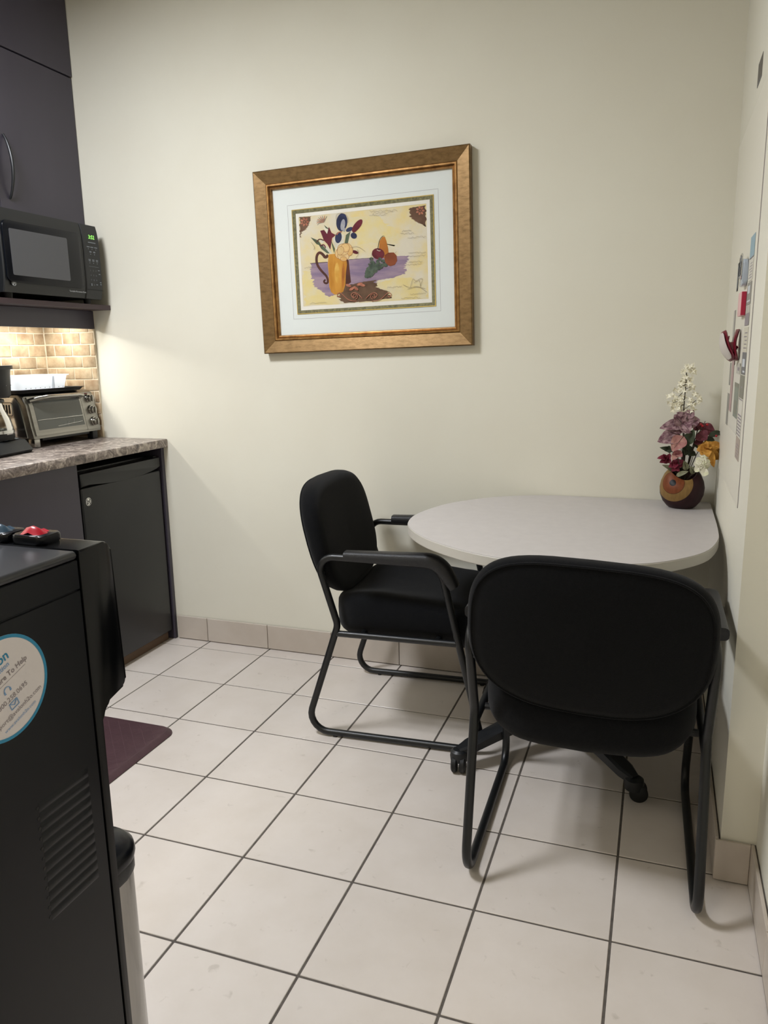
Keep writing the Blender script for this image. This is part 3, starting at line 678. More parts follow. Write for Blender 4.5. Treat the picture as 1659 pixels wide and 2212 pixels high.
for k in range(95):
    s = rr.random(); x = 945-120*s; y = 735+150*s; wd = 70*(1-s)+20; ell('grape', x+rr.uniform(-wd, wd), y+rr.uniform(-wd*.5, wd*.5), 19, 19, 0, 10)
    if k % 2: ell('leaf', x+rr.uniform(-wd, wd), y+rr.uniform(-wd*.5, wd*.5), 10, 12, 0, 8)
for x, y, a in ((620, 990, 20), (655, 1025, -30), (700, 1020, 40), (740, 975, -20), (770, 985, 15)): ell('copper', x, y, 32, 15, a, 12)
def spiral(cx_, cy_, r0, turns, a0, dirn=1): return [(cx_+r0*(1-.8*k/24)*math.cos(a0+dirn*turns*2*PI*k/24), cy_+r0*(1-.8*k/24)*math.sin(a0+dirn*turns*2*PI*k/24)) for k in range(25)]
for sx in (-1, 1):
    for nm, dx in (('dk', 3), ('copper', 0)):
        stroke(nm, [(790+sx*(20)+dx, 1130), (790+sx*60, 1085), (790+sx*110, 1060), (790+sx*150, 1090), (790+sx*110, 1130)], 7); stroke(nm, spiral(790+sx*100+dx, 1105, 34, 1.3, PI/2, sx), 6)
        stroke(nm, [(790+sx*80+dx, 1160), (790+sx*170, 1150), (790+sx*230, 1090), (790+sx*270, 1060), (790+sx*300, 1090), (790+sx*275, 1120), (790+sx*255, 1100)], 7)
def scrib(x0, x1, y, n, amp, seed, slope=0., w_=2.2):
    q = random.Random(seed); stroke('line', [(x0+(x1-x0)*k/n, y+slope*k/n+q.uniform(-amp, amp)) for k in range(n+1)], w_)
for (x0, x1, y, s) in ((850, 1150, 185, 1), (880, 1100, 205, 2), (845, 1020, 232, 3), (1180, 1330, 430, 4), (1260, 1460, 470, 5), (1200, 1300, 400, 6), (1270, 1460, 640, 7), (1285, 1460, 675, 8), (1270, 1420, 738, 9), (1245, 1410, 765, 10), (140, 240, 800, 11), (200, 380, 1185, 12), (1190, 1400, 1130, 13), (1290, 1460, 1085, 14), (1040, 1200, 1010, 15)): scrib(x0, x1, y, 22, 11, s, -12)
for pts in ([(1210, 980), (1290, 1020), (1370, 990), (1470, 1060)], [(1290, 1010), (1320, 900), (1345, 950), (1390, 920), (1400, 1000)], [(1330, 960), (1435, 890), (1395, 1010)], [(1260, 1030), (1340, 1000), (1450, 1020)], [(490, 300), (480, 220), (545, 200), (612, 230), (615, 310)], [(700, 690), (735, 640), (715, 600)], [(640, 580), (720, 560), (800, 620)], [(880, 620), (862, 690), (880, 720)], [(1140, 620), (1125, 640)], [(215, 520), (260, 580), (240, 600)]): stroke('line', pts, 3)
part('art_print', B, AM, t, smooth=0, weld=False)
part('glass_pane', BM().prism([(ou0, ov0), (ou1, ov0), (ou1, ov1), (ou0, ov1)], lambda u, v, w_: pf(u, w_, v), .0172, .0190), M_glass, t, smooth=0)

# ------------------------------------------------------------------ sled-base guest chairs
HS = .262     # half spacing of the side frames
def make_chair(label):
    t = thing('guest_chair', label, 'chair', (0, 0, 0))
    zr = .0145
    loop = [(-.022, zr), (.108, .402), (.040, .632), (.450, .632), (.592, zr)]
    rad = [.060, .05, .045, .075, .060]
    for s in (1, -1):
        pts = fillet([(u, s*(HS+.008*z/.63), z) for u, z in loop], rad)
        fr = part('side_frame', BM().tube(pts, .0115, 14, closed=True), M_tube, t)
        part('seat_rail', BM().tube([(.098, s*(HS+.004), .372), (.505, s*(HS+.004), .372)], .0105, 12), M_tube, fr)
        for u in (.085, .50): part('glide', BM().lathe([(0, .0003), (.008, .0003), (.009, .008), (0, .008)], (u, s*HS, 0), 12, cap=False), M_gasket, fr)
        # moulded arm pad wrapping over the front bend
        path = fillet([(.145, s*(HS+.016), .640), (.448, s*(HS+.016), .640), (.497, s*(HS+.014), .560)], [0, .070, 0], closed=False, n=10)
        B = BM(); rows = []; n = len(path)
        dist = [0]
        for a, b_ in zip(path, path[1:]): dist.append(dist[-1]+(b_-a).length)
        for i, p in enumerate(path):
            tt = (path[min(i+1, n-1)]-path[max(i-1, 0)]).normalized(); up = Vector((0, 0, 1)); nn = Vector((-tt.z, 0, tt.x))
            e = min(1, min(dist[i], dist[-1]-dist[i])/.008+.7); hw = .0245*(.9+.1*e); th = .0225
            sec = []
            for k in range(16):
                a = 2*PI*k/16; ux = math.copysign(abs(math.cos(a))**.55, math.cos(a)); vx = math.copysign(abs(math.sin(a))**.6, math.sin(a))
                sec.append(p + Vector((0, 1, 0))*ux*hw + nn*(vx*th*e + .002))
            rows.append(sec)
        B.grid(rows, close_v=True, cap=True); part('arm_pad', B, M_blackt, t)
    def seatf(p):
        u, v, z = p.x, p.y, p.z
        f = max(0, z/.06); g_ = max(0, -z/.06)
        low = -.050*g_*(1-min(1, (abs(v)/.246))**6)
        rear = -.045*max(0, -u/.25)**2*(1-min(1, (v/.24)**2))
        wing = .030*min(1, (abs(v)/.22))**2*max(0., min(1., (.10-u)/.20))
        dish = -.016*max(0, 1-(v/.2)**2)*max(0., min(1., (.16-u)/.25))
        front = -.030*max(0, (u-.10)/.13)**2
        return Vector((u + rear, v, z + f*(wing+dish) + front + low))
    st = part('seat', BM().sell((.345, 0, .428), .250, .251, .060, .47, .32, 22, 72, seatf), M_fabric, t, smooth=60)
    for u in (.19, .44): part('cross_bar', BM().tube([(u, -HS+.006, .374), (u, HS-.006, .374)], .0095, 10), M_tube, t)
    # backrest: curved cushion tilted back
    def backf(k=1., off=0.):
        def f(p):     # p.x thickness, p.y width, p.z height
            v, z = p.y, p.z
            sh = 1 + .05*(z/.2) - (.05 if z < 0 else 0)*(z/.2)**2
            u = p.x + .045*(v/.26)**2 - math.tan(math.radians(13))*z + .012*math.cos(z/.2*1.5)
            return Vector((u, v*min(1.05, sh), z))
        return f
    bk = part('backrest', BM().sell((.050, 0, .662), .036, .262, .200, .42, .50, 24, 64, None) if False else BackCushion(), M_fabric, t, smooth=60)
    B = BM(); B.tube([backpt(a, -.030, .955) for a in [2*PI*k/72 for k in range(72)]], .0028, 6, closed=True); part('piping', B, M_fabric, bk)
    for s in (1, -1): part('back_bracket', BM().box(.052, .068, min(s*.215, s*(HS)), max(s*.215, s*(HS)), .560, .580, bev=.003), M_tube, t)
    return t
def outline(a, k=1.):
    """backrest outline: width (v) and height (z) at angle a"""
    c, s = math.cos(a), math.sin(a); e = .46 if s > 0 else .54
    v = math.copysign(abs(c)**e, c)*.270; z = math.copysign(abs(s)**(e+.06), s)*.182
    v *= 1 - .10*max(0., -z/.182)**2 - .05*max(0., z/.182)**2
    z += -.016*(1-(v/.26)**2) if z < 0 else .012*(1-(v/.26)**2)
    return v*k, z*k
def backpt(a, thick, k=1.):
    v, z = outline(a, k)
    u = .030 + thick + .022*(v/.26)**2 - math.tan(math.radians(14.3))*z - .012*(1-(z/.2)**2)
    return Vector((u, v, .664+z))
def BackCushion():
    B = BM(); n = 72; rows = []
    prof = [(-.034, .0), (-.034, .5), (-.033, .86), (-.029, .955), (-.020, .985), (-.010, 1.0), (.006, 1.0), (.018, .985), (.028, .94), (.035, .84), (.040, .6), (.042, .3), (.042, .0)]
    for th, k in prof: rows.append([backpt(2*PI*j/n, th, max(k, .001)) for j in range(n)])
    return B.grid(rows, close_v=True)
ch1 = make_chair('black fabric sled-base armchair facing the end of the table, its side along the back wall')
ch2 = copy_tree(ch1); ch2['label'] = 'black fabric sled-base armchair seen from behind, tucked under the table beside the right wall'
for c in (ch1, ch2): c['group'] = 'guest chairs at the table'
ch1.location = (.792, -.385, 0); ch1.rotation_euler = (0, 0, math.radians(3.2))
for b_ in [c for c in ch2.children if c.name.startswith('backrest')]:      # this backrest sits slightly askew on its frame
    Rb = Matrix.Rotation(math.radians(2.4), 4, 'X'); pv = Vector((0, 0, .664)); b_.rotation_euler = Rb.to_euler(); b_.location = pv - Rb @ pv - Vector((0, 0, .020))
ch2.location = (1.7465, -1.204, 0); ch2.rotation_euler = (0, 0, math.radians(91.2))

# ------------------------------------------------------------------ table
TZ = .745
t = thing('break_table', 'pale grey table with rounded end pushed into the wall corner', 'table', (1.6, -.46, 0))
raw = [(2.052, -.004), (2.052, -.30), (2.050, -.46), (2.043, -.565), (2.013, -.689), (1.961, -.778), (1.888, -.853), (1.808, -.895), (1.72, -.920), (1.62, -.932), (1.511, -.922), (1.405, -.880), (1.302, -.808), (1.223, -.729), (1.162, -.636), (1.135, -.56), (1.127, -.467), (1.142, -.371), (1.181, -.252), (1.246, -.158), (1.325, -.082), (1.427, -.028), (1.52, -.006), (1.60, -.004)]
def chaikin(P, keep):
    Q = []
    n = len(P)
    for i in range(n):
        a, b_ = P[i], P[(i+1) % n]
        if i in keep: Q.append(a)
        else: Q.append((a[0]*.9+b_[0]*.1, a[1]*.9+b_[1]*.1))
        Q.append((a[0]*.5+b_[0]*.5, a[1]*.5+b_[1]*.5))
    return Q
ol = [raw[0], raw[1]]
mid = raw[1:-1]
pts = [Vector((x, y, 0)) for x, y in raw]
sm = [raw[0]]
for i in range(1, len(raw)-1):          # Catmull-Rom through the outline
    p0, p1, p2, p3 = pts[i-1], pts[i], pts[i+1], pts[min(i+2, len(raw)-1)]
    for k in range(4):
        s = k/4; q = .5*((2*p1)+(p2-p0)*s+(2*p0-5*p1+4*p2-p3)*s*s+(3*p1-p0-3*p2+p3)*s**3); sm.append((q.x, q.y))
sm.append(raw[-1])
part('tabletop', BM().prism(sm, fZ, TZ-.030, TZ, bev=.0015, seg=2), M_tabtop, t)
cen = Vector((1.62, -.47))
part('edge_band', BM().grid([[Vector((x+(x-cen.x)*s, y+(y-cen.y)*s if y < -.02 else y, z)) for x, y in sm] for s, z in ((.0005, TZ-.029), (.003, TZ-.028), (.003, TZ-.003), (.0005, TZ-.0016))], close_v=True), M_tabedge, t)
TC = Vector((1.60, -.462, 0))
part('mount_plate', BM().box(TC.x-.17, TC.x+.17, TC.y-.17, TC.y+.17, TZ-.042, TZ-.0305, bev=.003), M_tube, t)
part('column', BM().lathe([(0, .10), (.045, .10), (.045, .16), (.034, .18), (.034, .68), (.06, .70), (.06, TZ-.042), (0, TZ-.042)], TC, 28, cap=False), M_tube, t)
for k in range(4):
    a = math.radians(45+90*k); dx = Vector((math.cos(a), math.sin(a), 0)); sd = Vector((-dx.y, dx.x, 0)); R = .365
    rows = []
    for s in range(9):
        q = s/8; p = TC+dx*(.03+(R-.0)*q*.93); zt = .150-.075*q**1.3; wd = .030-.004*q; hh = .045-.020*q
        if s == 8: wd *= .55
        rows.append([p+sd*wd+Vector((0, 0, zt-hh)), p+sd*wd+Vector((0, 0, zt-.006)), p+sd*wd*.7+Vector((0, 0, zt)), p-sd*wd*.7+Vector((0, 0, zt)), p-sd*wd+Vector((0, 0, zt-.006)), p-sd*wd+Vector((0, 0, zt-hh))])
    lg = part('base_leg', BM().grid(rows, close_v=True, cap=True), M_blackm, t)
    hub = TC+dx*R
    part('caster_hood', BM().lathe([(0, .070), (.018, .070), (.026, .064), (.028, .050), (.026, .034), (.0, .034)], hub, 20, cap=False), M_blackm, lg)
    tr = Vector((math.cos(a+.9), math.sin(a+.9), 0)); ax = Vector((-tr.y, tr.x, 0)); wc = hub+tr*.012+Vector((0, 0, .0262))
    for s in (-1, 1):
        B = BM(); rows = []
        for r_, w_ in ((.002, .004), (.022, .004), (.026, .007), (.026, .018), (.020, .022), (.002, .022)):
            rows.append([wc+ax*s*w_+(tr*math.cos(2*PI*j/22)+Vector((0, 0, 1))*math.sin(2*PI*j/22))*r_ for j in range(22)])
        part('caster_wheel', B.grid(rows, close_v=True, cap=True), M_gasket, lg)

# ------------------------------------------------------------------ vase and artificial flowers
VX, VY = 1.955, -.115
m = bpy.data.materials.new('carved_striped_wood'); m.use_nodes = True; nt = m.node_tree; N = nt.nodes; L = nt.links; b = N['Principled BSDF']
tc = N.new('ShaderNodeTexCoord'); sub = N.new('ShaderNodeVectorMath'); sub.operation = 'SUBTRACT'; sub.inputs[1].default_value = (-.033, -.061, .093)
mul = N.new('ShaderNodeVectorMath'); mul.operation = 'MULTIPLY'; mul.inputs[1].default_value = (1.0, .75, 1.0); ln = N.new('ShaderNodeVectorMath'); ln.operation = 'LENGTH'
L.new(tc.outputs['Object'], sub.inputs[0]); L.new(sub.outputs[0], mul.inputs[0]); L.new(mul.outputs[0], ln.inputs[0])
mr = N.new('ShaderNodeMapRange'); mr.inputs['From Max'].default_value = .1; L.new(ln.outputs['Value'], mr.inputs['Value'])
rp = N.new('ShaderNodeValToRGB'); cr = rp.color_ramp; cr.interpolation = 'CONSTANT'
for k, (p, c) in enumerate([(0, '060506'), (.135, '6E3A1E'), (.385, '26130E'), (.395, '7E6238'), (.66, '26130E'), (.67, '2C1518')]):
    e = cr.elements[k] if k < 2 else cr.elements.new(p); e.position = p; e.color = lin(c)
L.new(mr.outputs[0], rp.inputs[0])
wv = N.new('ShaderNodeTexNoise'); wv.inputs['Scale'].default_value = 40; mp = N.new('ShaderNodeMapping'); mp.inputs['Scale'].default_value = (3, 3, .4); L.new(tc.outputs['Object'], mp.inputs[0]); L.new(mp.outputs[0], wv.inputs['Vector'])
mx = N.new('ShaderNodeMix'); mx.data_type = 'RGBA'; mx.blend_type = 'OVERLAY'; mx.inputs[0].default_value = .35; L.new(rp.outputs[0], mx.inputs[6]); L.new(wv.outputs['Fac'], mx.inputs[7]); L.new(mx.outputs[2], b.inputs['Base Color'])
b.inputs['Roughness'].default_value = .45; b.inputs['Specular IOR Level'].default_value = .25; M_vase = m
t = thing('wooden_vase', 'round dark wooden vase with curved orange and yellow bands in the table corner', 'vase', (VX, VY, TZ))
VP = [(.030, .0005), (.040, .0006), (.047, .006), (.060, .022), (.069, .045), (.071, .068), (.067, .090), (.058, .112), (.046, .128)]
n = 40; rows = []
def rimz(a, z): # mouth dips towards the front-left
    return z - .030*max(0, (z-.075)/.053)*max(0, math.cos(a-math.radians(-75)))**1.5
for (r, z) in VP: rows.append([Vector((VX+r*math.cos(2*PI*k/n), VY+r*math.sin(2*PI*k/n)*.92, TZ+.0005+rimz(2*PI*k/n, z))) for k in range(n)])
for (r, z) in [(.042, .126), (.052, .110), (.058, .090), (.050, .05), (.01, .04)]: rows.append([Vector((VX+r*math.cos(2*PI*k/n), VY+r*math.sin(2*PI*k/n)*.92, TZ+.0005+rimz(2*PI*k/n, z))) for k in range(n)])
part('body', BM().grid(rows, close_v=True, cap=True), M_vase, t)
M_mauve = mat('mauve_silk_leaf', '643F4A', .8, col2='A88B8E', scale=85, detail=8, lo=.4, hi=.62); M_redleaf = mat('dark_red_silk_leaf', '55202A', .8, col2='743843', scale=60); M_pink = mat('pink_silk_leaf', '94545C', .8, col2='B98E80', scale=40)
M_burg = mat('burgundy_silk_petal', '5A1026', .7, col2='7E2038', scale=60); M_yell = mat('amber_silk_petal', 'A86F1C', .75, col2='CE9A44', scale=50); M_cream = mat('cream_silk_petal', 'F3EFDE', .8, col2='E6E0C4', scale=60)
M_ivory = mat('ivory_green_petal', 'EBE5D6', .8, col2='D3D4B0', scale=50); M_stem = mat('brown_twig', '3A3226', .8); M_green = mat('dark_green_silk_leaf', '2E3626', .8, col2='3F4A33', scale=40); M_berry = mat('glossy_red_berry', 'A0141E', .2); M_sage = mat('sage_silk_leaf', '6C6E52', .8, col2='83836A', scale=40)
def leafbm(B, base, tip, wd, nrm, bend=.15, n=7, shape=1.0, wave=.0):
    base, tip, nrm = Vector(base), Vector(tip), Vector(nrm).normalized(); d = tip-base; ln_ = d.length; tt = d.normalized(); sd = tt.cross(nrm).normalized(); nn = sd.cross(tt).normalized()
    rows = []
    for k in range(n+1):
        s = k/n; ww = wd*max(.03, (math.sin(PI*min(1, s**.75*.98+.02)))**shape); c = base+d*s+nn*(bend*ln_*math.sin(PI*s)*.6 - bend*ln_*s*s*.5)
        row = []
        for j in range(-2, 3):
            q = j/2; row.append(c+sd*ww*q+nn*(-.18*ww*(1-abs(q))*1.5 + wave*ww*math.sin(s*9+q*4)))
        rows.append(row)
    B.grid(rows); return B
def F(x, y, yp): # zoomed crop of the bouquet -> point on the vertical plane y = yp
    return px(1380+x/5.82, 760+y/5.82, 1, yp)
mouth = Vector((VX, VY, TZ+.085))
CAMN = (CAM-Vector((VX, VY, 1.0))).normalized()
# white blossom spray
t = thing('white_blossom_stem', 'tall cone of small creamy white blossoms rising above the bouquet', 'artificial flower', mouth)
YP = -.105; top = F(600, 260, YP); stempts = [mouth, F(560, 760, YP), F(585, 480, YP), top]
part('stem', BM().tube(fillet(stempts, .05, closed=False), .0016, 6), M_stem, t)
for (a, b_) in (((560, 735), (720, 610)), ((575, 600), (430, 640)), ((585, 480), (500, 560)), ((585, 470), (690, 420)), ((590, 400), (520, 450)), ((575, 660), (500, 690)), ((590, 420), (640, 360))): part('twig', BM().tube([F(*a, YP), F(*b_, YP-.01)], .0010, 5), M_stem, t)
FB = BM()
for k in range(4):
    a = PI/4+PI/2*k; leafbm(FB, (0, 0, 0), (.0108*math.cos(a), .0108*math.sin(a), .0040), .0027, (0, 0, 1), .2, 4, .8)
FLO = loose_mesh(FB, 'floret', M_cream)
for p in FLO.polygons: p.use_smooth = True
def place(me, name, parent, p, nrm, sca=1., spin=0.):
    o = meshobj(name, me, parent, Vector(p)-BASE[parent.name]); q = Vector((0, 0, 1)).rotation_difference(Vector(nrm).normalized())
    o.rotation_mode = 'QUATERNION'; o.rotation_quaternion = q @ Quaternion((0, 0, 1), spin); o.scale = (sca,)*3; return o
rr = random.Random(11); bands = [(210, 590, 690), (270, 545, 700), (340, 520, 690), (400, 490, 690), (460, 430, 690), (520, 420, 720), (580, 350, 780), (630, 345, 770), (680, 390, 740), (730, 400, 720)]
for yb, xa, xb in bands:
    for k in range(7 + (xb-xa)//34):
        x = rr.uniform(xa, xb); 
        if 540 < x < 620 and 430 < yb < 760 and rr.random() < .6: continue
        dpt = rr.uniform(-.024, .02); p = F(x, yb+rr.uniform(-30, 30), YP+dpt); place(FLO, 'floret', t, p, CAMN+Vector((rr.uniform(-.9, .9), rr.uniform(-.7, .7), rr.uniform(-.5, .9))), rr.uniform(.75, 1.1), rr.uniform(0, 3))
def leafset(name, label, m, leaves, yp, group=None, mats=None, stem=M_stem, cat='artificial leaf'):
    t = thing(name, label, cat, mouth, group)
    cpt = None
    for i, (bx, by, tx, ty, wd, dy0, dy1) in enumerate(leaves):
        bpt, tpt = F(bx, by, yp+dy0), F(tx, ty, yp+dy1)
        part('leaf', leafbm(BM(), bpt, tpt, wd*1.2, CAMN+Vector((.2*math.sin(i*2.1), .2*math.cos(i*1.7), .35)), .18, 8, .8, .12), (mats or {}).get(i, m), t, smooth=70)
        part('stem', BM().tube([mouth+Vector((0, 0, -.02)), mouth.lerp(bpt, .6)+Vector((.004*math.sin(i), 0, .004)), bpt, bpt.lerp(tpt, .85)], [.0013, .0012, .001, .0004], 5), stem, t)
    return t
leafset('mauve_leaf_spray', 'frosted mauve silk leaves spreading below the white blossoms', M_mauve, [(560, 910, 265, 950, .017, 0, -.02), (560, 920, 450, 790, .019, 0, -.01), (600, 900, 770, 850, .019, 0, .0), (520, 1040, 240, 1120, .024, -.01, -.04), (560, 1060, 420, 1240, .021, -.02, -.05), (600, 830, 690, 730, .014, 0, .01), (590, 840, 480, 760, .011, .01, 0), (600, 960, 560, 1010, .020, -.01, -.035), (560, 900, 640, 1000, .018, -.01, -.03), (560, 960, 380, 980, .016, .0, -.02), (620, 920, 600, 770, .017, -.005, 0)], -.125, mats={4: M_pink})
leafset('red_leaf_spray', 'dark red silk leaves leaning towards the right wall', M_redleaf, [(780, 960, 970, 1000, .019, 0, .01), (740, 1020, 860, 1100, .020, -.01, -.02), (740, 960, 830, 900, .014, 0, .01), (740, 990, 720, 930, .011, 0, .01), (720, 1100, 800, 1160, .015, -.01, -.02)], -.11)
leafset('green_leaf_spray', 'dark green silk leaves in the middle of the bouquet', M_green, [(600, 1160, 690, 980, .015, -.015, -.03), (560, 1200, 620, 1110, .013, -.01, -.02), (340, 1200, 400, 1250, .010, -.01, -.03), (420, 1250, 270, 1200, .008, -.01, -.03), (700, 1190, 780, 1130, .012, 0, 0), (880, 1060, 1060, 1000, .009, 0, .03), (840, 1100, 960, 1110, .010, 0, .01), (640, 1280, 560, 1180, .015, 0, -.01), (700, 1250, 620, 1300, .013, 0, -.01)], -.12)
leafset('sage_leaf_spray', 'curled sage green silk leaves over the vase rim', M_sage, [(470, 1560, 620, 1500, .007, -.04, -.045), (600, 1490, 570, 1370, .009, -.03, -.035), (700, 1530, 650, 1440, .009, -.03, -.04), (440, 1490, 300, 1420, .007, -.02, -.04)], -.11)
# burgundy blooms
def bloom(name, label, m, c, petals, yp, cat='artificial flower', group=None, core=None):
    C0 = F(*c, yp); t = thing(name, label, cat, mouth, group)
    for i, (tx, ty, wd, dy) in enumerate(petals):
        part('petal', leafbm(BM(), C0, F(tx, ty, yp+dy), wd, CAMN+Vector((.3*math.sin(i*2.7), .2, .4*math.cos(i*1.9))), .3, 7, .7, .12), m, t, smooth=70)
    part('stem', BM().tube([mouth+Vector((0, 0, -.02)), mouth.lerp(C0, .6), C0], .0014, 6), M_stem, t)
    if core: part('flower_centre', BM().sell(C0+CAMN*.004, .005, .005, .005, 1, 1, 8, 12), core, t)
    return t
bloom('burgundy_bloom', 'burgundy silk bloom drooping over the left of the vase', M_burg, (350, 1340), [(240, 1330, .010, -.02), (270, 1390, .010, -.02), (300, 1290, .010, 0), (390, 1290, .010, -.02), (400, 1390, .012, -.02), (330, 1400, .010, -.03)], -.135)
bloom('burgundy_bloom', 'burgundy silk bloom low at the vase mouth', M_burg, (470, 1420), [(380, 1440, .012, -.02), (420, 1500, .012, -.02), (500, 1500, .012, -.02), (550, 1430, .013, -.01), (560, 1360, .012, 0), (500, 1340, .013, .0), (430, 1360, .012, -.01), (450, 1450, .010, -.035)], -.135)
bloom('amber_bloom', 'large amber yellow silk flower leaning on the right side', M_yell, (850, 1220), [(730, 1230, .016, -.01), (740, 1180, .013, 0), (830, 1110, .013, .01), (940, 1130, .016, .01), (1060, 1150, .015, .03), (1050, 1260, .016, .02), (1010, 1360, .017, .01), (950, 1445, .014, -.02), (870, 1310, .015, -.03), (780, 1290, .015, -.02), (900, 1200, .013, -.03)], -.135)
bloom('pink_bloom', 'small dusty pink silk bud in the middle of the bouquet', M_pink, (480, 1290), [(420, 1350, .012, -.02), (450, 1240, .013, -.01), (530, 1250, .014, -.01), (540, 1310, .012, -.02)], -.150)
# hydrangea
t = thing('white_hydrangea', 'ivory hydrangea cluster hanging beside the vase below the amber flower', 'artificial flower', mouth)
HB = BM()
for k in range(4):
    a = PI/4+PI/2*k; leafbm(HB, (0, 0, 0), (.0105*math.cos(a), .0105*math.sin(a), .003), .0075, (0, 0, 1), .25, 4, .45)
HF = loose_mesh(HB, 'floret', M_ivory)
for p in HF.polygons: p.use_smooth = True
hc = F(800, 1390, -.150); rr = random.Random(5)
for k in range(44):
    v = Vector((rr.gauss(0, 1), rr.gauss(0, 1), rr.gauss(0, 1))).normalized()
    if v.dot(CAMN) < -.3: v = -v
    place(HF, 'floret', t, hc+Vector((v.x*.019, v.y*.015, v.z*.023)), v+CAMN*.5, rr.uniform(.75, 1.05), rr.uniform(0, 3))
place(HF, 'floret', t, F(825, 1515, -.165), CAMN+Vector((0, 0, -.1)), 1.25, .4); place(HF, 'floret', t, F(730, 1480, -.160), CAMN, .9, .2)
part('stem', BM().tube([mouth+Vector((0, 0, -.01)), mouth+Vector((.012, -.02, .012)), hc], .0014, 6), M_stem, t)
# berries
t = thing('berry_twig', 'thin twig with glossy red berries reaching to the right wall', 'artificial flower', mouth)
part('twig', BM().tube([mouth, F(700, 1100, -.12), F(800, 950, -.12), F(835, 870, -.12)], .0011, 5), M_stem, t); part('twig', BM().tube([F(760, 1100, -.12), F(900, 1060, -.12), F(1050, 1040, -.11)], .0010, 5), M_stem, t)
for x, y, yy in ((860, 915, -.125), (780, 912, -.12), (1048, 1042, -.115), (972, 1058, -.115), (800, 930, -.12)): part('berry', BM().sell(F(x, y, yy), .0042, .0042, .0042, 1, 1, 8, 12), M_berry, t)

# ------------------------------------------------------------------ right wall: steel cover panel, cards, magnets
XW = XR
t = thing('wall_cover_panel', 'large cream metal cover plate on the right wall behind the cards', 'panel', (XW, -.43, .885))
M_pan = mat('cream_enamelled_steel', 'DCD8CA', .45, spec=.4)
part('plate', BM().box(XW-.0030, XW-.0003, -.812, -.045, .885, 1.874, bev=.0008, seg=1), M_pan, t, smooth=0)
part('trim_seam', BM().box(XW-.0012, XW-.0001, -.8138, -.8128, .885, 1.874), M_inkd, t, smooth=0)
XP = XW-.0034
def card(name, label, y0, y1, z0, z1, m, lines, cat='card', group='cards stuck on the wall panel', th=.0006, x=XP, inkm=None):
    t = thing(name, label, cat, (x, (y0+y1)/2, z0), group)
    part('sheet', BM().box(x-th, x, min(y0, y1), max(y0, y1), z0, z1), m, t, smooth=0)
    B = BM()
    for (a, b_, c, d_) in lines: # fractions: y from near(-) to far, z
        ya, yb = y0+(y1-y0)*a, y0+(y1-y0)*b_; za, zb_ = z0+(z1-z0)*c, z0+(z1-z0)*d_
        B.face([(x-th-.0003, ya, za), (x-th-.0003, yb, za), (x-th-.0003, yb, zb_), (x-th-.0003, ya, zb_)])
    if lines: part('print', B, inkm or M_inkd, t, smooth=0)
    return t
pap = lambda n, c: mat(n, c, .6)
Mp = [pap('pale_blue_card', '8FA9B4'), pap('white_card', 'CFCBBF'), pap('grey_card', '8E8C84'), pap('light_grey_card', 'B4B1A7'), pap('ivory_card', 'CBC6B4'), pap('slate_card', '6F6E70'), pap('olive_grey_card', '7F7D70'), pap('barred_card', 'D0CCC0'), pap('pinkish_card', 'A89A8E')]
def rows_(n, lo=.12, hi=.9): return [(.1+.06*(k % 2), .85-.12*(k % 3), lo+(hi-lo)*k/n, lo+(hi-lo)*k/n+.28*(hi-lo)/n) for k in range(n)]
cards = [('pale blue card at the top of the column of cards', 1.480, 1.532, 0, [(0, 1, .0, .04)]), ('white card with lines of print under the pale blue card', 1.427, 1.478, 1, rows_(6)), ('grey card with a white block under the lined white card', 1.371, 1.424, 2, [(.3, .8, .5, .85), (.1, .9, .12, .2)]), ('light grey card with a dark lower half', 1.322, 1.369, 3, [(0, 1, 0, .62)]), ('ivory card with small print beside the red clip', 1.260, 1.318, 4, rows_(5)), ('slate grey card with a pale picture under the red clip', 1.204, 1.258, 5, [(.2, .8, .35, .7), (.1, .6, .1, .18)]), ('plain olive grey card in the lower half of the column', 1.146, 1.202, 6, [(.3, .7, .45, .52)]), ('tall white card with dark bars low in the column', 1.050, 1.144, 7, [(.05, .95, .04+.085*k, .08+.085*k) for k in range(7)] + [(.0, 1, .97, 1.0)]), ('pinkish grey card at the bottom of the column', .993, 1.048, 8, rows_(5, .1, .8))]
for lab, z0, z1, k, ls in cards: card('business_card', lab, -.772, -.674, z0, z1, Mp[k], ls, inkm=M_inkw if k in (2, 5) else M_inkd)
card('note_sheet', 'large white sheet hanging under the red clip', -.660, -.392, 1.048, 1.222, Mp[1], [], cat='paper', x=XP-.0002)
card('photo_card', 'grey-green photo card on the white sheet', -.652, -.540, 1.088, 1.178, pap('grey_green_photo', '82887C'), [(0, 1, .88, 1.0), (.2, .8, .1, .5)], x=XP-.0012, inkm=Mp[6])
card('business_card', 'small grey card tucked under the slate card', -.648, -.552, 1.202, 1.230, Mp[3], [(.1, .6, .3, .6)], x=XP-.0012)
card('note_strip', 'narrow grey strip low on the panel near the back wall', -.365, -.308, 1.045, 1.137, Mp[2], [], cat='paper')
card('note_strip', 'narrow grey strip just above the low grey strip', -.356, -.320, 1.161, 1.226, Mp[2], [], cat='paper')
card('note_strip', 'thin pale strip above the red clip', -.380, -.322, 1.294, 1.373, Mp[3], [(.0, .25, 0, 1)], cat='paper')
card('note_strip', 'black narrow strip near the top of the panel', -.390, -.350, 1.425, 1.502, pap('black_card', '26262A'), [(.3, .7, .1, .9)], cat='paper', inkm=M_inkg)
card('bookmark', 'long pinkish ribbon card hanging below the red clip', -.470, -.400, 1.092, 1.236, pap('pinkish_ribbon', 'B9A09E'), [(.0, .12, 0, 1), (.7, .8, 0, 1)], cat='paper', x=XP-.0012, inkm=M_maroon)
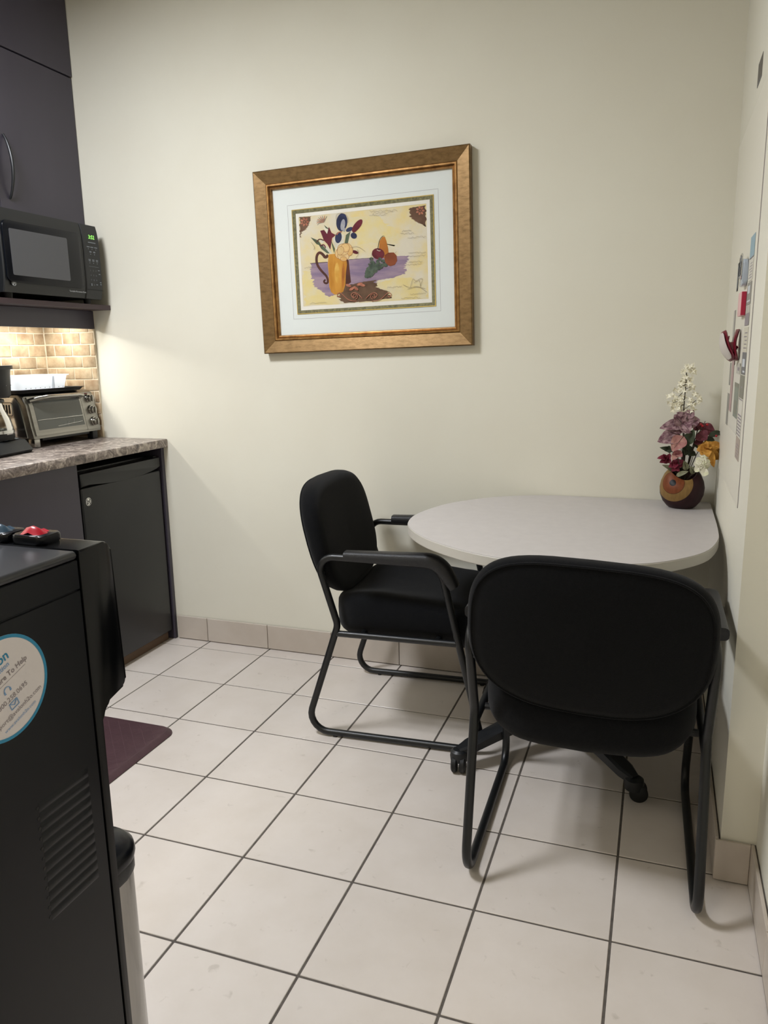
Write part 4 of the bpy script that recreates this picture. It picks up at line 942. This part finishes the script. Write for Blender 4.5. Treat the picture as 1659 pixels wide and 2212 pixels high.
card('wall_label', 'dark grey label plate high on the right wall', -.585, -.486, 1.919, 1.974, pap('dark_grey_label', '5E5952'), [(0, 1, 0, .06)], cat='label', x=XW-.0003, inkm=M_inkg, group='labels on the right wall')
B = BM().prism(rrect(-.660, -.569, 1.348, 1.407, .006), fX, XP-.011, XP-.0003, bev=.002); t = thing('magnet_block', 'pink and crimson magnet block beside the cards', 'magnet', (XP, -.615, 1.348)); part('block', B, mat('pink_rubber', 'DDB0B0', .5), t)
part('front', BM().box(XP-.0112, XP-.0004, -.6645, -.6590, 1.349, 1.406, bev=.001, seg=1), mat('crimson_rubber', 'A81C3C', .4), t, smooth=0)
t = thing('bulldog_clip', 'clear silvery bulldog clip on the panel', 'clip', (XP, -.615, 1.42))
part('jaw', BM().prism(rrect(-.655, -.575, 1.422, 1.486, .010), fX, XP-.012, XP-.0003, bev=.003), mat('clear_blue_grey_plastic', 'A9B2BE', .15), t)
part('wire_lever', BM().tube([(XP-.014, y, z) for y, z in rrect(-.640, -.590, 1.440, 1.500, .012, 5)], .002, 6, closed=True), M_chrome, t)
# red spring clip with its lever standing off the wall
t = thing('spring_clip', 'maroon plastic spring clip with magnet holding papers on the panel', 'clip', (XP, -.56, 1.237))
def paddle(p0, p1, wd, th, name, m, nrm):
    p0, p1, nrm = Vector(p0), Vector(p1), Vector(nrm).normalized(); d = p1-p0; sd = d.normalized().cross(nrm).normalized(); B = BM(); rows = []
    n = 10
    for k in range(n+1):
        s = k/n; ww = wd*(.55+.45*math.sin(PI*min(1, .12+s*.85)))*(1 if 0 < k < n else .6); c = p0+d*s+nrm*(.10*d.length*math.sin(PI*s)); rows.append([c+sd*ww*math.cos(a)+nrm*th*math.sin(a) for a in [2*PI*j/14 for j in range(14)]])
    return part(name, B.grid(rows, close_v=True, cap=True), m, t)
paddle((XP-.0060, -.575, 1.236), (XP-.0060, -.565, 1.315), .040, .0055, 'back_plate', M_maroon, (-1, 0, 0))
paddle((XP-.014, -.575, 1.236), (XP-.040, -.565, 1.312), .036, .0055, 'lever', M_maroon, (-.9, -.25, -.35))
part('hinge', BM().prism([(XP-.030, 1.282), (XP-.010, 1.286), (XP-.009, 1.262), (XP-.018, 1.256)], fY, -.60, -.54, bev=.003), M_maroon, t)
paddle((XP-.021, -.582, 1.240), (XP-.0455, -.572, 1.306), .028, .003, 'lever_pad', mat('pale_grey_pad', 'C6BEB8', .35), (-.9, -.25, -.35))
part('spring', BM().tube([(XP-.012+.006*math.cos(a), -.60+.08*a/(6*PI), 1.268+.006*math.sin(a)) for a in [k*6*PI/60 for k in range(61)]], .0014, 6), M_maroon, t)
part('hook', BM().tube(fillet([(XP-.012, -.50, 1.280), (XP-.028, -.50, 1.284), (XP-.026, -.50, 1.300)], .006, closed=False), .0018, 6), M_maroon, t)
part('hook', BM().tube(fillet([(XP-.012, -.53, 1.280), (XP-.026, -.53, 1.284), (XP-.024, -.53, 1.300)], .006, closed=False), .0018, 6), M_maroon, t)

# ------------------------------------------------------------------ water cooler
CX0, CX1, CYB, CYS, CTZ = .885, 1.197, -2.400, -2.092, 1.040
t = thing('water_cooler', 'black bottom-load water cooler with round help sticker on its side', 'water cooler', ((CX0+CX1)/2, -2.24, 0)); WC = t
part('body', BM().box(CX0+.004, CX1-.003, CYB, CYS, .012, 1.022, bev=.006), M_blackm, t)
sp = part('side_panel', BM().box(CX1-.0035, CX1, CYB+.004, CYS-.0015, .018, .9885, bev=.001, seg=1), M_black, t)
part('top_band', BM().box(CX1-.0035, CX1, CYB+.004, CYS-.0015, .9900, 1.028, bev=.001, seg=1), M_black, t)
part('side_panel', BM().box(CX0, CX0+.0035, CYB+.004, CYS-.0015, .018, 1.028, bev=.001, seg=1), M_black, t)
bez = fillet([(CYS, 0, 1.040), (-2.034, 0, 1.040), (-2.0265, 0, .835), (-2.079, 0, .822), (-2.080, 0, .012), (CYS, 0, .012)], [0, .014, .010, .022, 0, 0], closed=True, n=6)
part('front_bezel', BM().prism([(p.x, p.z) for p in bez], fX, CX0-.001, CX1+.002, bev=.003), M_bezel, t)
M_deck = mat('satin_black_deck_sheen', '2B2C30', .35)  # black top lightened in colour to carry its greyish reflection
part('top_deck', BM().box(CX0-.001, CX1+.002, CYB-.002, CYS-.001, 1.0285, CTZ, bev=.006, seg=3), M_deck, t)
part('drip_tray', BM().box(CX0+.06, CX1-.06, -2.0795, -2.045, .48, .505, bev=.004), M_blackm, t)
for k, (x, mm) in enumerate(((1.113, M_red), (1.055, M_blueglint), (.997, M_white))):
    bs = part('button_base', BM().prism(rrect(x-.0265, x+.0265, -2.090, -2.050, .010), fZ, CTZ+.0003, CTZ+.012, bev=.003), M_black, t)
    n = 10; rows = []
    for i in range(n+1):
        s = i/n; y = -2.084+.028*s; z = CTZ+.0120+(.0075*math.sin(PI*min(1, s*1.5))**1.2 if s < .66 else 0); wd = .015+.002*math.sin(PI*s)
        rows.append([Vector((x-wd, y, CTZ+.0115)), Vector((x-wd*.6, y, z)), Vector((x, y, z+.003)), Vector((x+wd*.6, y, z)), Vector((x+wd, y, CTZ+.0115))])
    part('lever', BM().grid(rows), mm, bs)
    part('spout', BM().lathe([(.010, .79), (.010, .825), (.014, .835), (0, .835)], (x, -2.056, 0), 14, cap=True), M_blackm, t)
for k in range(12):
    z = .755-.0135*k
    B = BM(); rows = []
    for i in range(13):
        s = i/12; y = -2.199+.085*s; e = math.sin(PI*min(1, max(0, min(s, 1-s)*8+.08))/2) if min(s, 1-s) < .12 else 1
        rows.append([Vector((CX1, y, z)), Vector((CX1+.0010*e, y, z-.002)), Vector((CX1+.0009*e, y, z-.010)), Vector((CX1, y, z-.0125))])
    part('louver', B.grid(rows), M_black, t)
    part('louver_slot', BM().lathe([(0, CX1+.0003), (.0022, CX1+.0003)], (0, -2.201, z-.006), 8, axis='x', cap=False), M_gasket, t, smooth=0)
# round sticker, applied crooked
SY, SZ, SR, SA = -2.224, .913, .0612, math.radians(20)
st = part('help_sticker', BM().lathe([(0, CX1+.0003), (SR, CX1+.0003), (SR, CX1+.0006), (0, CX1+.0006)], (0, SY, SZ), 64, axis='x', cap=False), M_sticker, t, smooth=0); st['label'] = 'round white sticker with teal rim and contact print'
part('rim_print', BM().lathe([(SR*.935, CX1+.0009), (SR*1.0, CX1+.0009)], (0, SY, SZ), 64, axis='x', cap=False), M_stickb, st, smooth=0)
def sx(u, v, rot=0): # sticker-local position -> text matrix
    y = SY+u*math.cos(SA)-v*math.sin(SA); z = SZ+u*math.sin(SA)+v*math.cos(SA); return facing_x(CX1+.0010, y, z, SA+rot)
part('text', BM().text('avalon', .016, sx(.0, .034), bold=.0003), M_stickb, st, smooth=0)
part('text', BM().text('hydration', .0085, sx(.0, .0235), bold=.0001), M_inkb, st, smooth=0)
part('text', BM().text("We're Here To Help", .0092, sx(0, .0125), bold=.00015), M_inkd, st, smooth=0)
B = BM(); M0 = sx(0, 0)
def sface(B, pts): B.face([M0 @ Vector((u, v, 0)) for u, v in pts])
sface(B, [(-.034, .0062), (.034, .0062), (.034, .0058), (-.034, .0058)])
part('rule', B, M_inkd, st, smooth=0)
B = BM(); B.tube([M0 @ Vector((.0045*math.cos(a), -.003+.0045*math.sin(a), .0002)) for a in [math.radians(-40+260*k/14) for k in range(15)]], .0005, 5)
sface(B, [(-.0055, -.006), (-.0032, -.006), (-.0032, -.002), (-.0055, -.002)]); sface(B, [(.0055, -.006), (.0032, -.006), (.0032, -.002), (.0055, -.002)])
part('headset_icon', B, M_inkb, st, smooth=0)
part('text', BM().text('1.800.258.0695', .0085, sx(0, -.0145)), M_inkd, st, smooth=0)
B = BM()
for a, b_ in (((-.006, -.0275), (.006, -.0275)), ((.006, -.0275), (.006, -.0195)), ((.006, -.0195), (-.006, -.0195)), ((-.006, -.0195), (-.006, -.0275)), ((-.006, -.0195), (0, -.0245)), ((0, -.0245), (.006, -.0195))): B.tube([M0 @ Vector((*a, .0002)), M0 @ Vector((*b_, .0002))], .0005, 5)
part('envelope_icon', B, M_inkb, st, smooth=0)
part('text', BM().text('support@avalonh2o.com', .0078, sx(0, -.0335)), M_inkd, st, smooth=0)
part('text', BM().text('www.avalonh2o.com', .0060, sx(0, -.0435)), M_inkb, st, smooth=0)

# ------------------------------------------------------------------ step bin
bx, byc, bh = .977, -1.960, .50
t = thing('trash_can', 'slim stainless steel step bin with black lid in front of the cooler', 'trash can', (bx, byc, 0))
def canol(k=0., dy=0): return rrect(bx-.125-k, bx+.125+k, byc-.066-k, byc+.060+k, .055+k*.5, 8)
part('base_ring', BM().prism(canol(.002), fZ, .0006, .022, bev=.003), M_blackm, t)
part('shell', BM().prism(canol(0), fZ, .0225, bh-.050, bev=.002), M_steel, t)
part('collar', BM().prism(canol(.0025), fZ, bh-.0495, bh-.026, bev=.003), M_blackm, t)
B = BM(); rows = []
for k, z in ((.004, bh-.0255), (.006, bh-.016), (.004, bh-.006), (-.004, bh+.002), (-.02, bh+.007), (-.045, bh+.009)): rows.append([Vector((x, y, z)) for x, y in rrect(bx-.125-k, bx+.125+k, byc-.066-k, byc+.060+k, max(.012, .055+k*.9), 8)])
part('lid', B.grid(rows, close_v=True, cap=True), M_black, t)
part('pedal', BM().box(bx-.03, bx+.03, byc+.062, byc+.095, .006, .014, bev=.003), M_blackm, t)

# ------------------------------------------------------------------ anti-fatigue mat
t = thing('kitchen_mat', 'dark burgundy cushioned floor mat in front of the base cabinets', 'mat', (.11, -1.16, 0))
rows = []
for k, z in ((0, .0006), (0, .004), (-.014, .015), (-.020, .0175)): rows.append([Vector((x, y, z)) for x, y in rrect(-.110-k, .352+k, -1.545-k, -.770+k, .050+k*.8, 8)])
part('pad', BM().grid(rows, close_v=True, cap=True), M_matr, t)
B = BM(); rr = random.Random(2)
M_mline = mat('mat_emboss', '4F383D', .5)
for k in range(19):
    for q in range(32):
        x = -.085+.0225*k; y = -1.52+.0235*q; s = 1 if (k+q) % 2 else -1
        if x > .325 or y > -.800: continue
        d = Vector((.011, .011*s, 0)); nn = Vector((-d.y, d.x, 0)).normalized()*.0011; c = Vector((x, y, .0179)); B.face([c-d-nn, c+d-nn, c+d+nn, c-d+nn])
o = part('emboss', B, M_mline, t, smooth=0)
